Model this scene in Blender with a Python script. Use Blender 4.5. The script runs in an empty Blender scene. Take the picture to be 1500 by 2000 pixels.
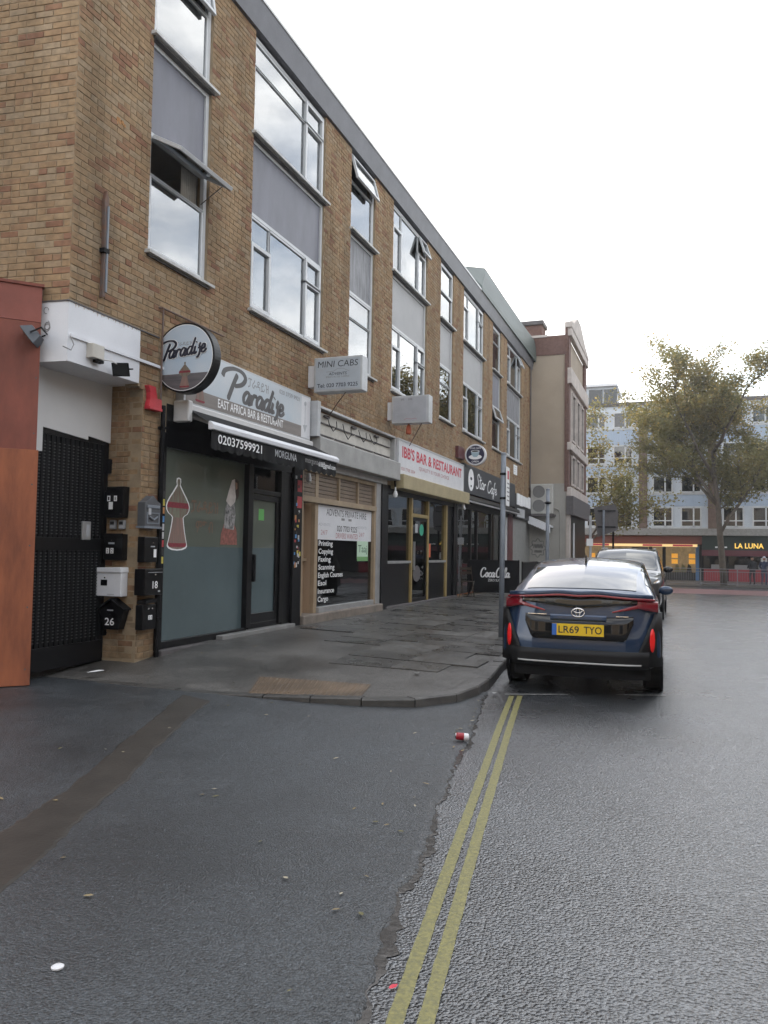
import bpy, bmesh, math, random
from mathutils import Vector, Matrix
R = math.radians
rnd = random.Random(7)
SC = bpy.context.scene
COL = SC.collection

# ---------------------------------------------------------------- camera
cam_d = bpy.data.cameras.new('camera'); cam = bpy.data.objects.new('camera', cam_d); COL.objects.link(cam)
YAW, PITCH, ROLL = R(20.7216), R(2.8504), .016
fw = Vector((-math.sin(YAW)*math.cos(PITCH), math.cos(YAW)*math.cos(PITCH), math.sin(PITCH)))
rt = Vector((math.cos(YAW), math.sin(YAW), 0)); up = rt.cross(fw)
rt, up = rt*math.cos(ROLL)+up*math.sin(ROLL), up*math.cos(ROLL)-rt*math.sin(ROLL)
M = Matrix((rt, up, -fw)).transposed().to_4x4(); M.translation = (0, 0, 1.5)
cam.matrix_world = M
cam_d.sensor_fit = 'VERTICAL'; cam_d.sensor_height = 36; cam_d.lens = 36*1540/2000
cam_d.clip_end = 1500; cam_d.clip_start = .05
SC.camera = cam

# ---------------------------------------------------------------- sky and sun
SUN_EL, SUN_AZ = R(24), R(-37)          # azimuth measured from +Y towards +X
W = bpy.data.worlds.new('World'); SC.world = W; W.use_nodes = True
nt = W.node_tree; N = nt.nodes; L = nt.links; N.clear()
wo = N.new('ShaderNodeOutputWorld'); bg = N.new('ShaderNodeBackground'); bg.inputs[1].default_value = .12
sky = N.new('ShaderNodeTexSky'); sky.sky_type = 'NISHITA'; sky.sun_disc = False
sky.sun_elevation = SUN_EL; sky.sun_rotation = SUN_AZ; sky.dust_density = 2.2; sky.air_density = 1.1
tc = N.new('ShaderNodeTexCoord'); mp = N.new('ShaderNodeMapping'); mp.inputs['Scale'].default_value = (1.3, 1.3, 2.6); mp.inputs['Location'].default_value = (.35, .2, .1)
nz = N.new('ShaderNodeTexNoise'); nz.inputs['Scale'].default_value = 2.1; nz.inputs['Detail'].default_value = 7; nz.inputs['Roughness'].default_value = .55
cr = N.new('ShaderNodeValToRGB'); cr.color_ramp.elements[0].position = .37; cr.color_ramp.elements[1].position = .60
nz2 = N.new('ShaderNodeTexNoise'); nz2.inputs['Scale'].default_value = 5; nz2.inputs['Detail'].default_value = 5
cr2 = N.new('ShaderNodeValToRGB'); cr2.color_ramp.elements[0].color = (4.6, 4.75, 5.0, 1); cr2.color_ramp.elements[1].color = (12.0, 11.9, 11.6, 1)
cr2.color_ramp.elements[0].position = .3; cr2.color_ramp.elements[1].position = .7
mx = N.new('ShaderNodeMix'); mx.data_type = 'RGBA'
L.new(tc.outputs['Generated'], mp.inputs[0]); L.new(mp.outputs[0], nz.inputs[0]); L.new(mp.outputs[0], nz2.inputs[0])
L.new(nz.outputs[0], cr.inputs[0]); L.new(nz2.outputs[0], cr2.inputs[0])
L.new(cr.outputs[0], mx.inputs[0]); L.new(sky.outputs[0], mx.inputs[6]); L.new(cr2.outputs[0], mx.inputs[7])
L.new(mx.outputs[2], bg.inputs[0]); L.new(bg.outputs[0], wo.inputs[0])
sd = bpy.data.lights.new('sun', 'SUN'); sd.energy = 2.0; sd.angle = R(4); sd.color = (1, .93, .82)
so = bpy.data.objects.new('sun', sd); COL.objects.link(so)
sdir = Vector((math.sin(SUN_AZ)*math.cos(SUN_EL), math.cos(SUN_AZ)*math.cos(SUN_EL), math.sin(SUN_EL)))
so.rotation_euler = (-sdir).to_track_quat('-Z', 'Y').to_euler(); so.location = (0, 0, 40)
SC.view_settings.view_transform = 'Standard'; SC.view_settings.look = 'None'
SC.view_settings.exposure = 1.48; SC.view_settings.gamma = 1; SC.view_settings.use_curve_mapping = False
SC.cycles.max_bounces = 8; SC.cycles.transparent_max_bounces = 16

# ---------------------------------------------------------------- materials
MATS = {}
def mat(name, col, rough=.6, metal=0, var=0, vs=6, col2=None, bump=0, bs=60, coat=0, emit=None, es=1, spec=.5, stretch=None, det=5, rvar=0):
    if name in MATS: return MATS[name]
    m = bpy.data.materials.new(name); m.use_nodes = True; MATS[name] = m
    t = m.node_tree; b = t.nodes['Principled BSDF']
    b.inputs['Roughness'].default_value = rough; b.inputs['Metallic'].default_value = metal
    b.inputs['Specular IOR Level'].default_value = spec; b.inputs['Coat Weight'].default_value = coat; b.inputs['Coat Roughness'].default_value = .04
    b.inputs['Base Color'].default_value = (*col, 1)
    if emit: b.inputs['Emission Color'].default_value = (*emit, 1); b.inputs['Emission Strength'].default_value = es
    if var or bump or rvar:
        tc = t.nodes.new('ShaderNodeTexCoord'); src = tc.outputs['Object']
        if stretch:
            mp = t.nodes.new('ShaderNodeMapping'); mp.inputs['Scale'].default_value = stretch; t.links.new(src, mp.inputs[0]); src = mp.outputs[0]
    if var or rvar:
        n = t.nodes.new('ShaderNodeTexNoise'); n.inputs['Scale'].default_value = vs; n.inputs['Detail'].default_value = det; n.inputs['Roughness'].default_value = .62
        t.links.new(src, n.inputs[0])
    if var:
        r = t.nodes.new('ShaderNodeValToRGB'); r.color_ramp.elements[0].position = .32; r.color_ramp.elements[1].position = .68
        c2 = col2 or tuple(c*(1-var) for c in col)
        r.color_ramp.elements[0].color = (*c2, 1); r.color_ramp.elements[1].color = (*col, 1)
        t.links.new(n.outputs[0], r.inputs[0]); t.links.new(r.outputs[0], b.inputs['Base Color'])
    if rvar:
        mr = t.nodes.new('ShaderNodeMapRange'); mr.inputs[1].default_value = .3; mr.inputs[2].default_value = .7
        mr.inputs[3].default_value = rough-rvar; mr.inputs[4].default_value = rough+rvar
        t.links.new(n.outputs[0], mr.inputs[0]); t.links.new(mr.outputs[0], b.inputs['Roughness'])
    if bump:
        n2 = t.nodes.new('ShaderNodeTexNoise'); n2.inputs['Scale'].default_value = bs; n2.inputs['Detail'].default_value = 3
        bp = t.nodes.new('ShaderNodeBump'); bp.inputs['Strength'].default_value = bump; bp.inputs['Distance'].default_value = .01
        t.links.new(src, n2.inputs[0]); t.links.new(n2.outputs[0], bp.inputs['Height']); t.links.new(bp.outputs[0], b.inputs['Normal'])
    return m
def brick_mat(name, island):
    m = bpy.data.materials.new(name); m.use_nodes = True; t = m.node_tree; b = t.nodes['Principled BSDF']
    if island: rn = t.nodes.new('ShaderNodeNewGeometry').outputs['Random Per Island']
    else: rn = t.nodes.new('ShaderNodeObjectInfo').outputs['Random']
    r = t.nodes.new('ShaderNodeValToRGB'); e = r.color_ramp; e.interpolation = 'LINEAR'
    st = [(0, (.225, .112, .068)), (.08, (.265, .150, .088)), (.16, (.29, .186, .105)), (.42, (.305, .203, .114)), (.68, (.312, .215, .125)), (.86, (.30, .216, .136)), (1, (.325, .24, .154))]
    e.elements[0].position = 0; e.elements[1].position = 1
    for p, c in st[1:-1]: x = e.elements.new(p); x.color = (*c, 1)
    e.elements[0].color = (*st[0][1], 1); e.elements[-1].color = (*st[-1][1], 1)
    t.links.new(rn, r.inputs[0])
    tc = t.nodes.new('ShaderNodeTexCoord'); n = t.nodes.new('ShaderNodeTexNoise'); n.inputs['Scale'].default_value = 14; n.inputs['Detail'].default_value = 6
    n3 = t.nodes.new('ShaderNodeTexNoise'); n3.inputs['Scale'].default_value = 1.0; n3.inputs['Detail'].default_value = 5; sm = t.nodes.new('ShaderNodeMapping'); sm.inputs['Scale'].default_value = (2.2, 2.2, .45)
    t.links.new(tc.outputs['Object'], n.inputs[0]); t.links.new(tc.outputs['Object'], sm.inputs[0]); t.links.new(sm.outputs[0], n3.inputs[0])
    mr = t.nodes.new('ShaderNodeMapRange'); mr.inputs[1].default_value = .3; mr.inputs[2].default_value = .7; mr.inputs[3].default_value = .72; mr.inputs[4].default_value = 1.12
    mr3 = t.nodes.new('ShaderNodeMapRange'); mr3.inputs[1].default_value = .35; mr3.inputs[2].default_value = .65; mr3.inputs[3].default_value = .74; mr3.inputs[4].default_value = 1.08
    t.links.new(n.outputs[0], mr.inputs[0]); t.links.new(n3.outputs[0], mr3.inputs[0])
    mu = t.nodes.new('ShaderNodeMath'); mu.operation = 'MULTIPLY'; t.links.new(mr.outputs[0], mu.inputs[0]); t.links.new(mr3.outputs[0], mu.inputs[1])
    h = t.nodes.new('ShaderNodeHueSaturation'); h.inputs['Saturation'].default_value = 1.0
    t.links.new(r.outputs[0], h.inputs['Color']); t.links.new(mu.outputs[0], h.inputs['Value']); t.links.new(h.outputs[0], b.inputs['Base Color'])
    b.inputs['Roughness'].default_value = .88; b.inputs['Specular IOR Level'].default_value = .25
    n2 = t.nodes.new('ShaderNodeTexNoise'); n2.inputs['Scale'].default_value = 90; bp = t.nodes.new('ShaderNodeBump'); bp.inputs['Strength'].default_value = .35; bp.inputs['Distance'].default_value = .006
    t.links.new(tc.outputs['Object'], n2.inputs[0]); t.links.new(n2.outputs[0], bp.inputs['Height']); t.links.new(bp.outputs[0], b.inputs['Normal'])
    return m
def glass_mat(name, tint=(.8, .85, .85), ior=1.65, rough=.0):
    m = bpy.data.materials.new(name); m.use_nodes = True; t = m.node_tree; t.nodes.clear()
    o = t.nodes.new('ShaderNodeOutputMaterial'); mx = t.nodes.new('ShaderNodeMixShader'); tr = t.nodes.new('ShaderNodeBsdfTransparent'); gl = t.nodes.new('ShaderNodeBsdfGlossy'); fr = t.nodes.new('ShaderNodeFresnel')
    fr.inputs[0].default_value = ior; tr.inputs[0].default_value = (*tint, 1); gl.inputs['Roughness'].default_value = rough; gl.inputs[0].default_value = (.96, .98, 1, 1)
    tcn = t.nodes.new('ShaderNodeTexCoord'); n = t.nodes.new('ShaderNodeTexNoise'); n.inputs['Scale'].default_value = .9; bp = t.nodes.new('ShaderNodeBump'); bp.inputs['Strength'].default_value = .06; bp.inputs['Distance'].default_value = .05
    t.links.new(tcn.outputs['Object'], n.inputs[0]); t.links.new(n.outputs[0], bp.inputs['Height']); t.links.new(bp.outputs[0], gl.inputs['Normal'])
    t.links.new(fr.outputs[0], mx.inputs[0]); t.links.new(tr.outputs[0], mx.inputs[1]); t.links.new(gl.outputs[0], mx.inputs[2]); t.links.new(mx.outputs[0], o.inputs[0])
    return m
def asphalt_mat(name, base, rough, rv, bump, coat=.0, vs=.45, dist=.006, sc=120, cr_=.27):
    m = bpy.data.materials.new(name); m.use_nodes = True; t = m.node_tree; b = t.nodes['Principled BSDF']; l = t.links
    tc = t.nodes.new('ShaderNodeTexCoord'); src = tc.outputs['Object']
    n = t.nodes.new('ShaderNodeTexNoise'); n.inputs['Scale'].default_value = vs; n.inputs['Detail'].default_value = 6; n.inputs['Roughness'].default_value = .6; l.new(src, n.inputs[0])
    v = t.nodes.new('ShaderNodeTexVoronoi'); v.inputs['Scale'].default_value = sc; l.new(src, v.inputs[0])
    r = t.nodes.new('ShaderNodeValToRGB'); e = r.color_ramp; e.elements[0].position = .0; e.elements[1].position = 1
    e.elements[0].color = (*(c*.3 for c in base), 1); e.elements[1].color = (*(c*2.0 for c in base), 1)
    sx = t.nodes.new('ShaderNodeSeparateColor'); l.new(v.outputs['Color'], sx.inputs[0]); l.new(sx.outputs[0], r.inputs[0])
    big = t.nodes.new('ShaderNodeMapRange'); big.inputs[1].default_value = .35; big.inputs[2].default_value = .65; big.inputs[3].default_value = .55; big.inputs[4].default_value = 1.4; l.new(n.outputs[0], big.inputs[0])
    h = t.nodes.new('ShaderNodeHueSaturation'); l.new(r.outputs[0], h.inputs['Color']); l.new(big.outputs[0], h.inputs['Value'])
    gt_ = t.nodes.new('ShaderNodeMath'); gt_.operation = 'GREATER_THAN'; gt_.inputs[1].default_value = .965; l.new(sx.outputs[2], gt_.inputs[0])
    ms = t.nodes.new('ShaderNodeMix'); ms.data_type = 'RGBA'; l.new(gt_.outputs[0], ms.inputs[0]); l.new(h.outputs[0], ms.inputs[6]); ms.inputs[7].default_value = (*(min(.3, c*2.6) for c in base), 1); l.new(ms.outputs[2], b.inputs['Base Color'])
    mr = t.nodes.new('ShaderNodeMapRange'); mr.inputs[1].default_value = .35; mr.inputs[2].default_value = .65; mr.inputs[3].default_value = rough-rv; mr.inputs[4].default_value = rough+rv
    l.new(n.outputs[0], mr.inputs[0]); l.new(mr.outputs[0], b.inputs['Roughness'])
    n2 = t.nodes.new('ShaderNodeTexNoise'); n2.inputs['Scale'].default_value = sc*.7; n2.inputs['Detail'].default_value = 4; l.new(src, n2.inputs[0])
    ad = t.nodes.new('ShaderNodeMath'); ad.operation = 'SUBTRACT'; l.new(n2.outputs[0], ad.inputs[0]); l.new(v.outputs['Distance'], ad.inputs[1])
    bp = t.nodes.new('ShaderNodeBump'); bp.inputs['Strength'].default_value = bump; bp.inputs['Distance'].default_value = dist
    l.new(ad.outputs[0], bp.inputs['Height']); l.new(bp.outputs[0], b.inputs['Normal'])
    b.inputs['Specular IOR Level'].default_value = .55
    b.inputs['Coat Weight'].default_value = coat; b.inputs['Coat Roughness'].default_value = cr_; b.inputs['Coat IOR'].default_value = 1.7
    nb = t.nodes.new('ShaderNodeBump'); nb.inputs['Strength'].default_value = bump*.8; nb.inputs['Distance'].default_value = dist; l.new(ad.outputs[0], nb.inputs['Height']); l.new(nb.outputs[0], b.inputs['Coat Normal'])
    return m
M_ROAD = asphalt_mat('road_asphalt', (.034, .037, .041), .36, .12, .58, dist=.013, coat=.95, sc=76, cr_=.20, vs=.6)
M_FORE = asphalt_mat('forecourt_asphalt', (.024, .028, .032), .44, .14, .7, coat=.25, dist=.009, sc=105, cr_=.36)
M_PAVE = asphalt_mat('pavement_concrete', (.056, .053, .049), .42, .12, .35, vs=.9)
M_SLAB = mat('slab_stone', (.085, .081, .075), .36, var=.5, vs=2.2, bump=.25, bs=70, rvar=.16)
M_SLAB2 = mat('slab_stone_dark', (.058, .056, .053), .33, var=.5, vs=1.7, bump=.25, bs=70, rvar=.16)
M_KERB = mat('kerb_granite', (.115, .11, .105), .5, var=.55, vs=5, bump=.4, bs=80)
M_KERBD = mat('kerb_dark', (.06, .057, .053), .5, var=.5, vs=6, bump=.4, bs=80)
M_STRIP = mat('strip_concrete', (.042, .036, .030), .5, var=.45, vs=3, bump=.25, bs=50)
M_TACT = mat('tactile_buff', (.15, .105, .068), .5, var=.5, vs=2.5, bump=.15)
M_BRICK_O = brick_mat('brick_single', False); M_BRICK_I = brick_mat('brick_field', True)
M_MORTAR = mat('mortar', (.335, .255, .165), .95, var=.35, vs=4, bump=.4, bs=120)
M_UPVC = mat('white_upvc', (.56, .57, .58), .35, var=.16, vs=3)
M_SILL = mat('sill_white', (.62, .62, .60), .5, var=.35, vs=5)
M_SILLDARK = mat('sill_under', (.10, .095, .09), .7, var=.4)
M_PANEL = mat('spandrel_grey', (.165, .165, .195), .5, var=.28, vs=1.4, stretch=(1, 1.6, .5), det=8)
M_PANEL2 = mat('spandrel_pale', (.36, .355, .355), .55, var=.12, vs=1.6)
M_PANEL3 = mat('spandrel_streaked', (.25, .25, .265), .55, var=.55, vs=2.5, stretch=(1, 4, .8))
M_FASCIA = mat('roof_fascia_grey', (.125, .125, .14), .5, var=.28, vs=2.5)
M_ROOFEDGE = mat('roof_edge_metal', (.50, .50, .50), .4, metal=.3)
M_GREEN = mat('green_roof_sheet', (.085, .105, .095), .55, var=.2, vs=1.2)
M_GLASS = glass_mat('window_glass', (.72, .76, .78), 3.3)
M_SHOPGLASS = glass_mat('shop_glass', (.62, .68, .67), 1.5)
M_HAZEGLASS = glass_mat('hazy_glass', (.62, .68, .64), 1.5)
_t = M_HAZEGLASS.node_tree; _o = [n for n in _t.nodes if n.type == 'OUTPUT_MATERIAL'][0]; _m = _o.inputs[0].links[0].from_node; _d = _t.nodes.new('ShaderNodeBsdfDiffuse'); _d.inputs[0].default_value = (.20, .22, .185, 1); _x = _t.nodes.new('ShaderNodeMixShader'); _x.inputs[0].default_value = .55
_t.links.new(_m.outputs[0], _x.inputs[1]); _t.links.new(_d.outputs[0], _x.inputs[2]); _t.links.new(_x.outputs[0], _o.inputs[0])
M_DARKGLASS = glass_mat('dark_shop_glass', (.22, .24, .24), 1.5)
M_FROST = mat('frosted_film', (.095, .130, .138), .22, var=.22, vs=.8)
M_ROOM = mat('room_grey', (.5, .49, .46), .9, var=.3, vs=1)
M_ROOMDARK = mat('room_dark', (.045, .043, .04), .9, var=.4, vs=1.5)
M_CURTAIN = mat('curtain_cream', (.72, .70, .65), .9, var=.2, vs=8)
M_BLACK = mat('black_frame', (.006, .006, .007), .34, var=.3, vs=4, spec=.22)
M_BLACKM = mat('black_matt', (.008, .008, .009), .6, var=.4, vs=6, spec=.15)
M_WHITE = mat('white_paint', (.74, .75, .78), .6, var=.10, vs=2.2, bump=.05)
M_WHITE2 = mat('white_panel', (.62, .61, .60), .5, var=.08, vs=1.5)
M_SIGNW = mat('sign_white', (.70, .70, .72), .35, var=.10, vs=3)
M_SIGNG = mat('sign_grey_box', (.50, .51, .52), .4, var=.2, vs=4)
M_ALU = mat('aluminium', (.48, .48, .48), .42, metal=.6, var=.25, vs=5)
M_STEELP = mat('grey_pole', (.20, .225, .26), .45, var=.25, vs=6)
M_TXT_NAVY = mat('print_navy', (.012, .014, .03), .5)
M_TXT_BLACK = mat('print_black', (.02, .02, .022), .5)
M_TXT_GREY = mat('print_grey', (.22, .215, .215), .5)
M_TXT_DG = mat('print_darkgrey', (.085, .08, .08), .5)
M_TXT_LG = mat('print_lightgrey', (.42, .43, .45), .5)
M_TXT_WHITE = mat('print_white', (.82, .82, .82), .5)
M_TXT_RED = mat('print_red', (.52, .035, .06), .5)
M_TXT_FRED = mat('print_faded_red', (.42, .20, .21), .5)
M_TXT_BROWN = mat('print_brown', (.15, .075, .04), .5)
M_GOLD = mat('gold_letter', (.75, .5, .12), .35, emit=(1, .62, .1), es=.35)
M_WOODBUFF = mat('wood_buff', (.42, .30, .20), .55, var=.2, vs=5, stretch=(1, 1, .15))
M_TIMBER = mat('timber_frame', (.36, .27, .175), .5, var=.25, vs=4)
M_GOLDFR = mat('gold_frame', (.42, .31, .13), .42, metal=.35, var=.2, vs=5)
M_SHUT = mat('shutter_slat', (.20, .145, .10), .5, var=.25, vs=4)
M_OCHRE = mat('ochre_box', (.40, .33, .19), .5, var=.2, vs=3)
M_CREAM = mat('cream_box', (.58, .55, .49), .55, var=.25, vs=3)
M_PLY1 = mat('plywood_red', (.25, .075, .05), .75, var=.45, vs=2.4, stretch=(1.5, 1.5, .5), det=8)
M_PLY2 = mat('plywood_orange', (.36, .115, .050), .75, var=.5, vs=2.6, stretch=(2.5, 2.5, .55), col2=(.19, .06, .03), det=8)
M_TAN = mat('tan_render', (.36, .295, .225), .85, var=.18, vs=.7, bump=.15)
M_TAN2 = mat('grey_render', (.33, .315, .285), .85, var=.2, vs=.8)
M_REDBR = mat('red_brick_far', (.155, .085, .068), .85, var=.35, vs=9)
M_STONE = mat('pale_stone', (.52, .46, .42), .8, var=.3, vs=3)
M_LEAD = mat('dark_lead', (.11, .10, .10), .7, var=.3)
M_RUST = mat('rusty_bar', (.10, .085, .08), .7, var=.5, vs=12, col2=(.16, .08, .05))
M_REDBOX = mat('red_plastic', (.55, .035, .05), .5, var=.25, vs=6)
M_YEL = mat('yellow_line', (.235, .215, .075), .55, var=.5, vs=55, col2=(.12, .115, .055), bump=.3, bs=90)
M_WLINE = mat('white_line', (.42, .42, .41), .6, var=.7, vs=25, col2=(.09, .09, .09))
M_WETSHADE = mat('wet_edge_shade', (.014, .013, .012), .25, var=.3, vs=9, bump=.12, bs=25)
M_CLAD = mat('pale_blue_cladding', (.53, .57, .62), .6, var=.12, vs=1)
M_BROWNBR = mat('brown_brick_far', (.165, .11, .085), .85, var=.35, vs=6)
M_RUBBER = mat('tyre_rubber', (.009, .009, .009), .75, var=.3, vs=20)
M_CARBLUE = mat('dark_blue_paint', (.008, .030, .078), .3, metal=.4, coat=1)
M_CARBLK = mat('car_black_gloss', (.004, .004, .005), .06, spec=.5)
M_CARTRIM = mat('car_black_trim', (.008, .008, .009), .45, spec=.25)
M_CARGLASS = mat('car_glass', (.006, .008, .009), .03, spec=.9)
M_SCREEN = mat('car_rear_screen', (.012, .015, .017), .03, spec=1, coat=.5)
M_TAIL = mat('tail_lamp_red', (.19, .004, .014), .12, coat=.8)
M_REFL = mat('reflector_red', (.62, .012, .012), .25, emit=(1, .02, .02), es=.04)  # faint red glow put into the reflector colour, no lamp behind it
M_CHROME = mat('chrome', (.75, .75, .76), .12, metal=1)
M_SILVER = mat('dark_grey_paint', (.07, .074, .08), .3, metal=.6, coat=1)
M_PLATE = mat('plate_yellow', (.72, .47, .02), .4)
M_BLUEBAND = mat('plate_blue', (.03, .12, .42), .4)
M_SKIN = mat('skin', (.30, .17, .115), .6)
M_CLOTH = mat('dark_cloth', (.022, .024, .030), .9, var=.3)
M_LEAF = mat('leaf_green', (.235, .20, .075), .6, var=.55, vs=.55, col2=(.125, .13, .048))
M_LEAFSUN = mat('leaf_sun_yellow', (.46, .33, .11), .6, var=.5, vs=1.0, col2=(.11, .10, .03))  # crown-top yellow: low sun on the leaves painted into their colour
M_BARK = mat('bark', (.105, .085, .065), .9, var=.4, vs=6, bump=.5, bs=20)

for lm in (M_LEAF, M_LEAFSUN):                  # thin leaves let light through
    t = lm.node_tree; b = t.nodes['Principled BSDF']; o = t.nodes['Material Output']; tl = t.nodes.new('ShaderNodeBsdfTranslucent'); mx = t.nodes.new('ShaderNodeMixShader'); mx.inputs[0].default_value = .45
    t.links.new(b.inputs['Base Color'].links[0].from_socket, tl.inputs[0]); t.links.new(b.outputs[0], mx.inputs[1]); t.links.new(tl.outputs[0], mx.inputs[2]); t.links.new(mx.outputs[0], o.inputs[0])
# ---------------------------------------------------------------- builders
class Fr:
    def __init__(s, o=(0, 0, 0), u=(1, 0, 0), v=(0, 1, 0), w=None):
        s.o = Vector(o); s.u = Vector(u).normalized(); s.v = Vector(v).normalized(); s.w = Vector(w).normalized() if w else s.u.cross(s.v)
    def __call__(s, u, v, w=0): return s.o+s.u*u+s.v*v+s.w*w
    def at(s, u, v, w=0): return Fr(s(u, v, w), s.u, s.v, s.w)
FX = -6.2
FA = Fr((FX, 0, 0), (0, 1, 0), (0, 0, 1))                 # facade: u = along street, v = up, w = out
WORLD = Fr()
def FY(y): return Fr((0, y, 0), (1, 0, 0), (0, 0, 1))     # facing the camera end: w = -Y
class MB:
    def __init__(s, fr=WORLD): s.V = []; s.F = []; s.fr = fr
    def p(s, *a): s.V.append(tuple(s.fr(*a))); return len(s.V)-1
    def box(s, a, b, c, d, e, f):
        i = [s.p(x, y, z) for z in (e, f) for y in (c, d) for x in (a, b)]
        s.F += [[i[k] for k in q] for q in ((0, 2, 3, 1), (4, 5, 7, 6), (0, 1, 5, 4), (2, 6, 7, 3), (0, 4, 6, 2), (1, 3, 7, 5))]; return s
    def ring(s, a, b, c, d, t, e, f):        # rectangular frame with bar width t
        s.box(a, b, c, c+t, e, f); s.box(a, b, d-t, d, e, f); s.box(a, a+t, c+t, d-t, e, f); s.box(b-t, b, c+t, d-t, e, f); return s
    def poly(s, pts, w=0): s.F.append([s.p(u, v, w) for u, v in pts]); return s
    def prism(s, pts, w0, w1):
        n = len(pts); a = [s.p(u, v, w0) for u, v in pts]; b = [s.p(u, v, w1) for u, v in pts]
        s.F.append(a[::-1]); s.F.append(b)
        for k in range(n): s.F.append([a[k], a[(k+1) % n], b[(k+1) % n], b[k]])
        return s
    def tube(s, pts, r, n=8, r2=None):
        pts = [s.fr(*q) for q in pts]; m = len(pts); rings = []
        for k, q in enumerate(pts):
            d = (pts[min(k+1, m-1)]-pts[max(k-1, 0)]).normalized(); a = d.orthogonal().normalized()
            if rings and prev: a = (prev-d*prev.dot(d)).normalized() if (prev-d*prev.dot(d)).length > 1e-4 else a
            prev = a; b = d.cross(a); rr = r if r2 is None else r+(r2-r)*k/(m-1)
            ids = []
            for j in range(n):
                t = 2*math.pi*j/n; s.V.append(tuple(q+a*math.cos(t)*rr+b*math.sin(t)*rr)); ids.append(len(s.V)-1)
            rings.append(ids)
        for x, y in zip(rings, rings[1:]):
            for j in range(n): s.F.append([x[j], x[(j+1) % n], y[(j+1) % n], y[j]])
        s.F.append(rings[0][::-1]); s.F.append(rings[-1]); return s
    def disc(s, u, v, r, w0, w1, n=40, rv=None):
        return s.prism([(u+r*math.cos(2*math.pi*k/n), v+(rv or r)*math.sin(2*math.pi*k/n)) for k in range(n)], w0, w1)
    def lathe(s, prof, n=16, cap=True):                # prof: (radius, w) about the frame origin, axis w
        rings = [[s.p(r*math.cos(2*math.pi*k/n), r*math.sin(2*math.pi*k/n), w) for k in range(n)] for r, w in prof]
        for x, y in zip(rings, rings[1:]):
            for j in range(n): s.F.append([x[j], x[(j+1) % n], y[(j+1) % n], y[j]])
        if cap: s.F.append(rings[0][::-1]); s.F.append(rings[-1])
        return s
    def grid(s, rows):
        ids = [[s.p(*q) for q in r] for r in rows]
        for a, b in zip(ids, ids[1:]):
            for j in range(len(a)-1): s.F.append([a[j], a[j+1], b[j+1], b[j]])
        return s
    def mesh(s, name, m, smooth=False, fixn=True):
        me = bpy.data.meshes.new(name); me.from_pydata(s.V, [], s.F)
        if fixn:
            b = bmesh.new(); b.from_mesh(me); bmesh.ops.recalc_face_normals(b, faces=b.faces); b.to_mesh(me); b.free()
        me.materials.append(m)
        if smooth:
            for p in me.polygons: p.use_smooth = True
        return me
    def build(s, name, m, parent=None, bevel=0, smooth=False, fixn=True):
        o = bpy.data.objects.new(name, s.mesh(name, m, smooth, fixn)); COL.objects.link(o)
        if parent:
            o.parent = parent; o.matrix_parent_inverse = PINV(parent)
        if bevel:
            b = o.modifiers.new('b', 'BEVEL'); b.width = bevel; b.segments = 2; b.limit_method = 'ANGLE'; b.angle_limit = R(40)
        return o
def PINV(o):                                  # full world transform of a parent, without needing a depsgraph update
    m = Matrix.LocRotScale(o.location, o.rotation_euler, o.scale)
    if o.parent: m = PINV(o.parent).inverted() @ o.matrix_parent_inverse @ m
    return m.inverted()
def tag(o, label, cat, group=None, kind=None):
    if label: o['label'] = label
    if cat: o['category'] = cat
    if group: o['group'] = group
    if kind: o['kind'] = kind
    return o
def thing(name, label, cat, loc=(0, 0, 0), group=None):
    o = bpy.data.objects.new(name, None); COL.objects.link(o); o.location = loc; o.empty_display_size = .1
    return tag(o, label, cat, group)
def struct(o): o['kind'] = 'structure'; return o
def clone(o, loc, label, parent=None):
    c = o.copy(); COL.objects.link(c)
    if parent is None: c.location = loc; c['label'] = label
    else: c.parent = parent
    for ch in [k for k in o.children]: clone(ch, None, None, c)
    return c
# text -----------------------------------------------------------------
_tc = {}
def text_geo(body, bold=0.0):
    k = (body, bold)
    if k in _tc: return _tc[k]
    c = bpy.data.curves.new('t', 'FONT'); c.body = body; c.offset = bold; c.resolution_u = 3
    o = bpy.data.objects.new('t', c); COL.objects.link(o)
    dg = bpy.context.evaluated_depsgraph_get(); me = bpy.data.meshes.new_from_object(o.evaluated_get(dg))
    V = [(v.co.x, v.co.y) for v in me.vertices]; Fc = [list(p.vertices) for p in me.polygons]
    bpy.data.objects.remove(o); bpy.data.meshes.remove(me); bpy.data.curves.remove(c)
    xs = [v[0] for v in V]; ys = [v[1] for v in V]
    _tc[k] = (V, Fc, min(xs), max(xs), min(ys), max(ys)); return _tc[k]
def text(parent, body, fr, u0, u1, v0, v1, m, bold=0.0, w=.004, shear=0, name='lettering', arc=None):
    V, Fc, a, b, c, d = text_geo(body, bold); mb = MB(fr)
    for x, y in V:
        s = (x-a)/(b-a); t = (y-c)/(d-c)
        mb.p(u0+(u1-u0)*s+shear*(t-.5)*(v1-v0), v0+(v1-v0)*t, w)
    mb.F = [list(f) for f in Fc]
    return mb.build(name, m, parent, fixn=False)
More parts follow.
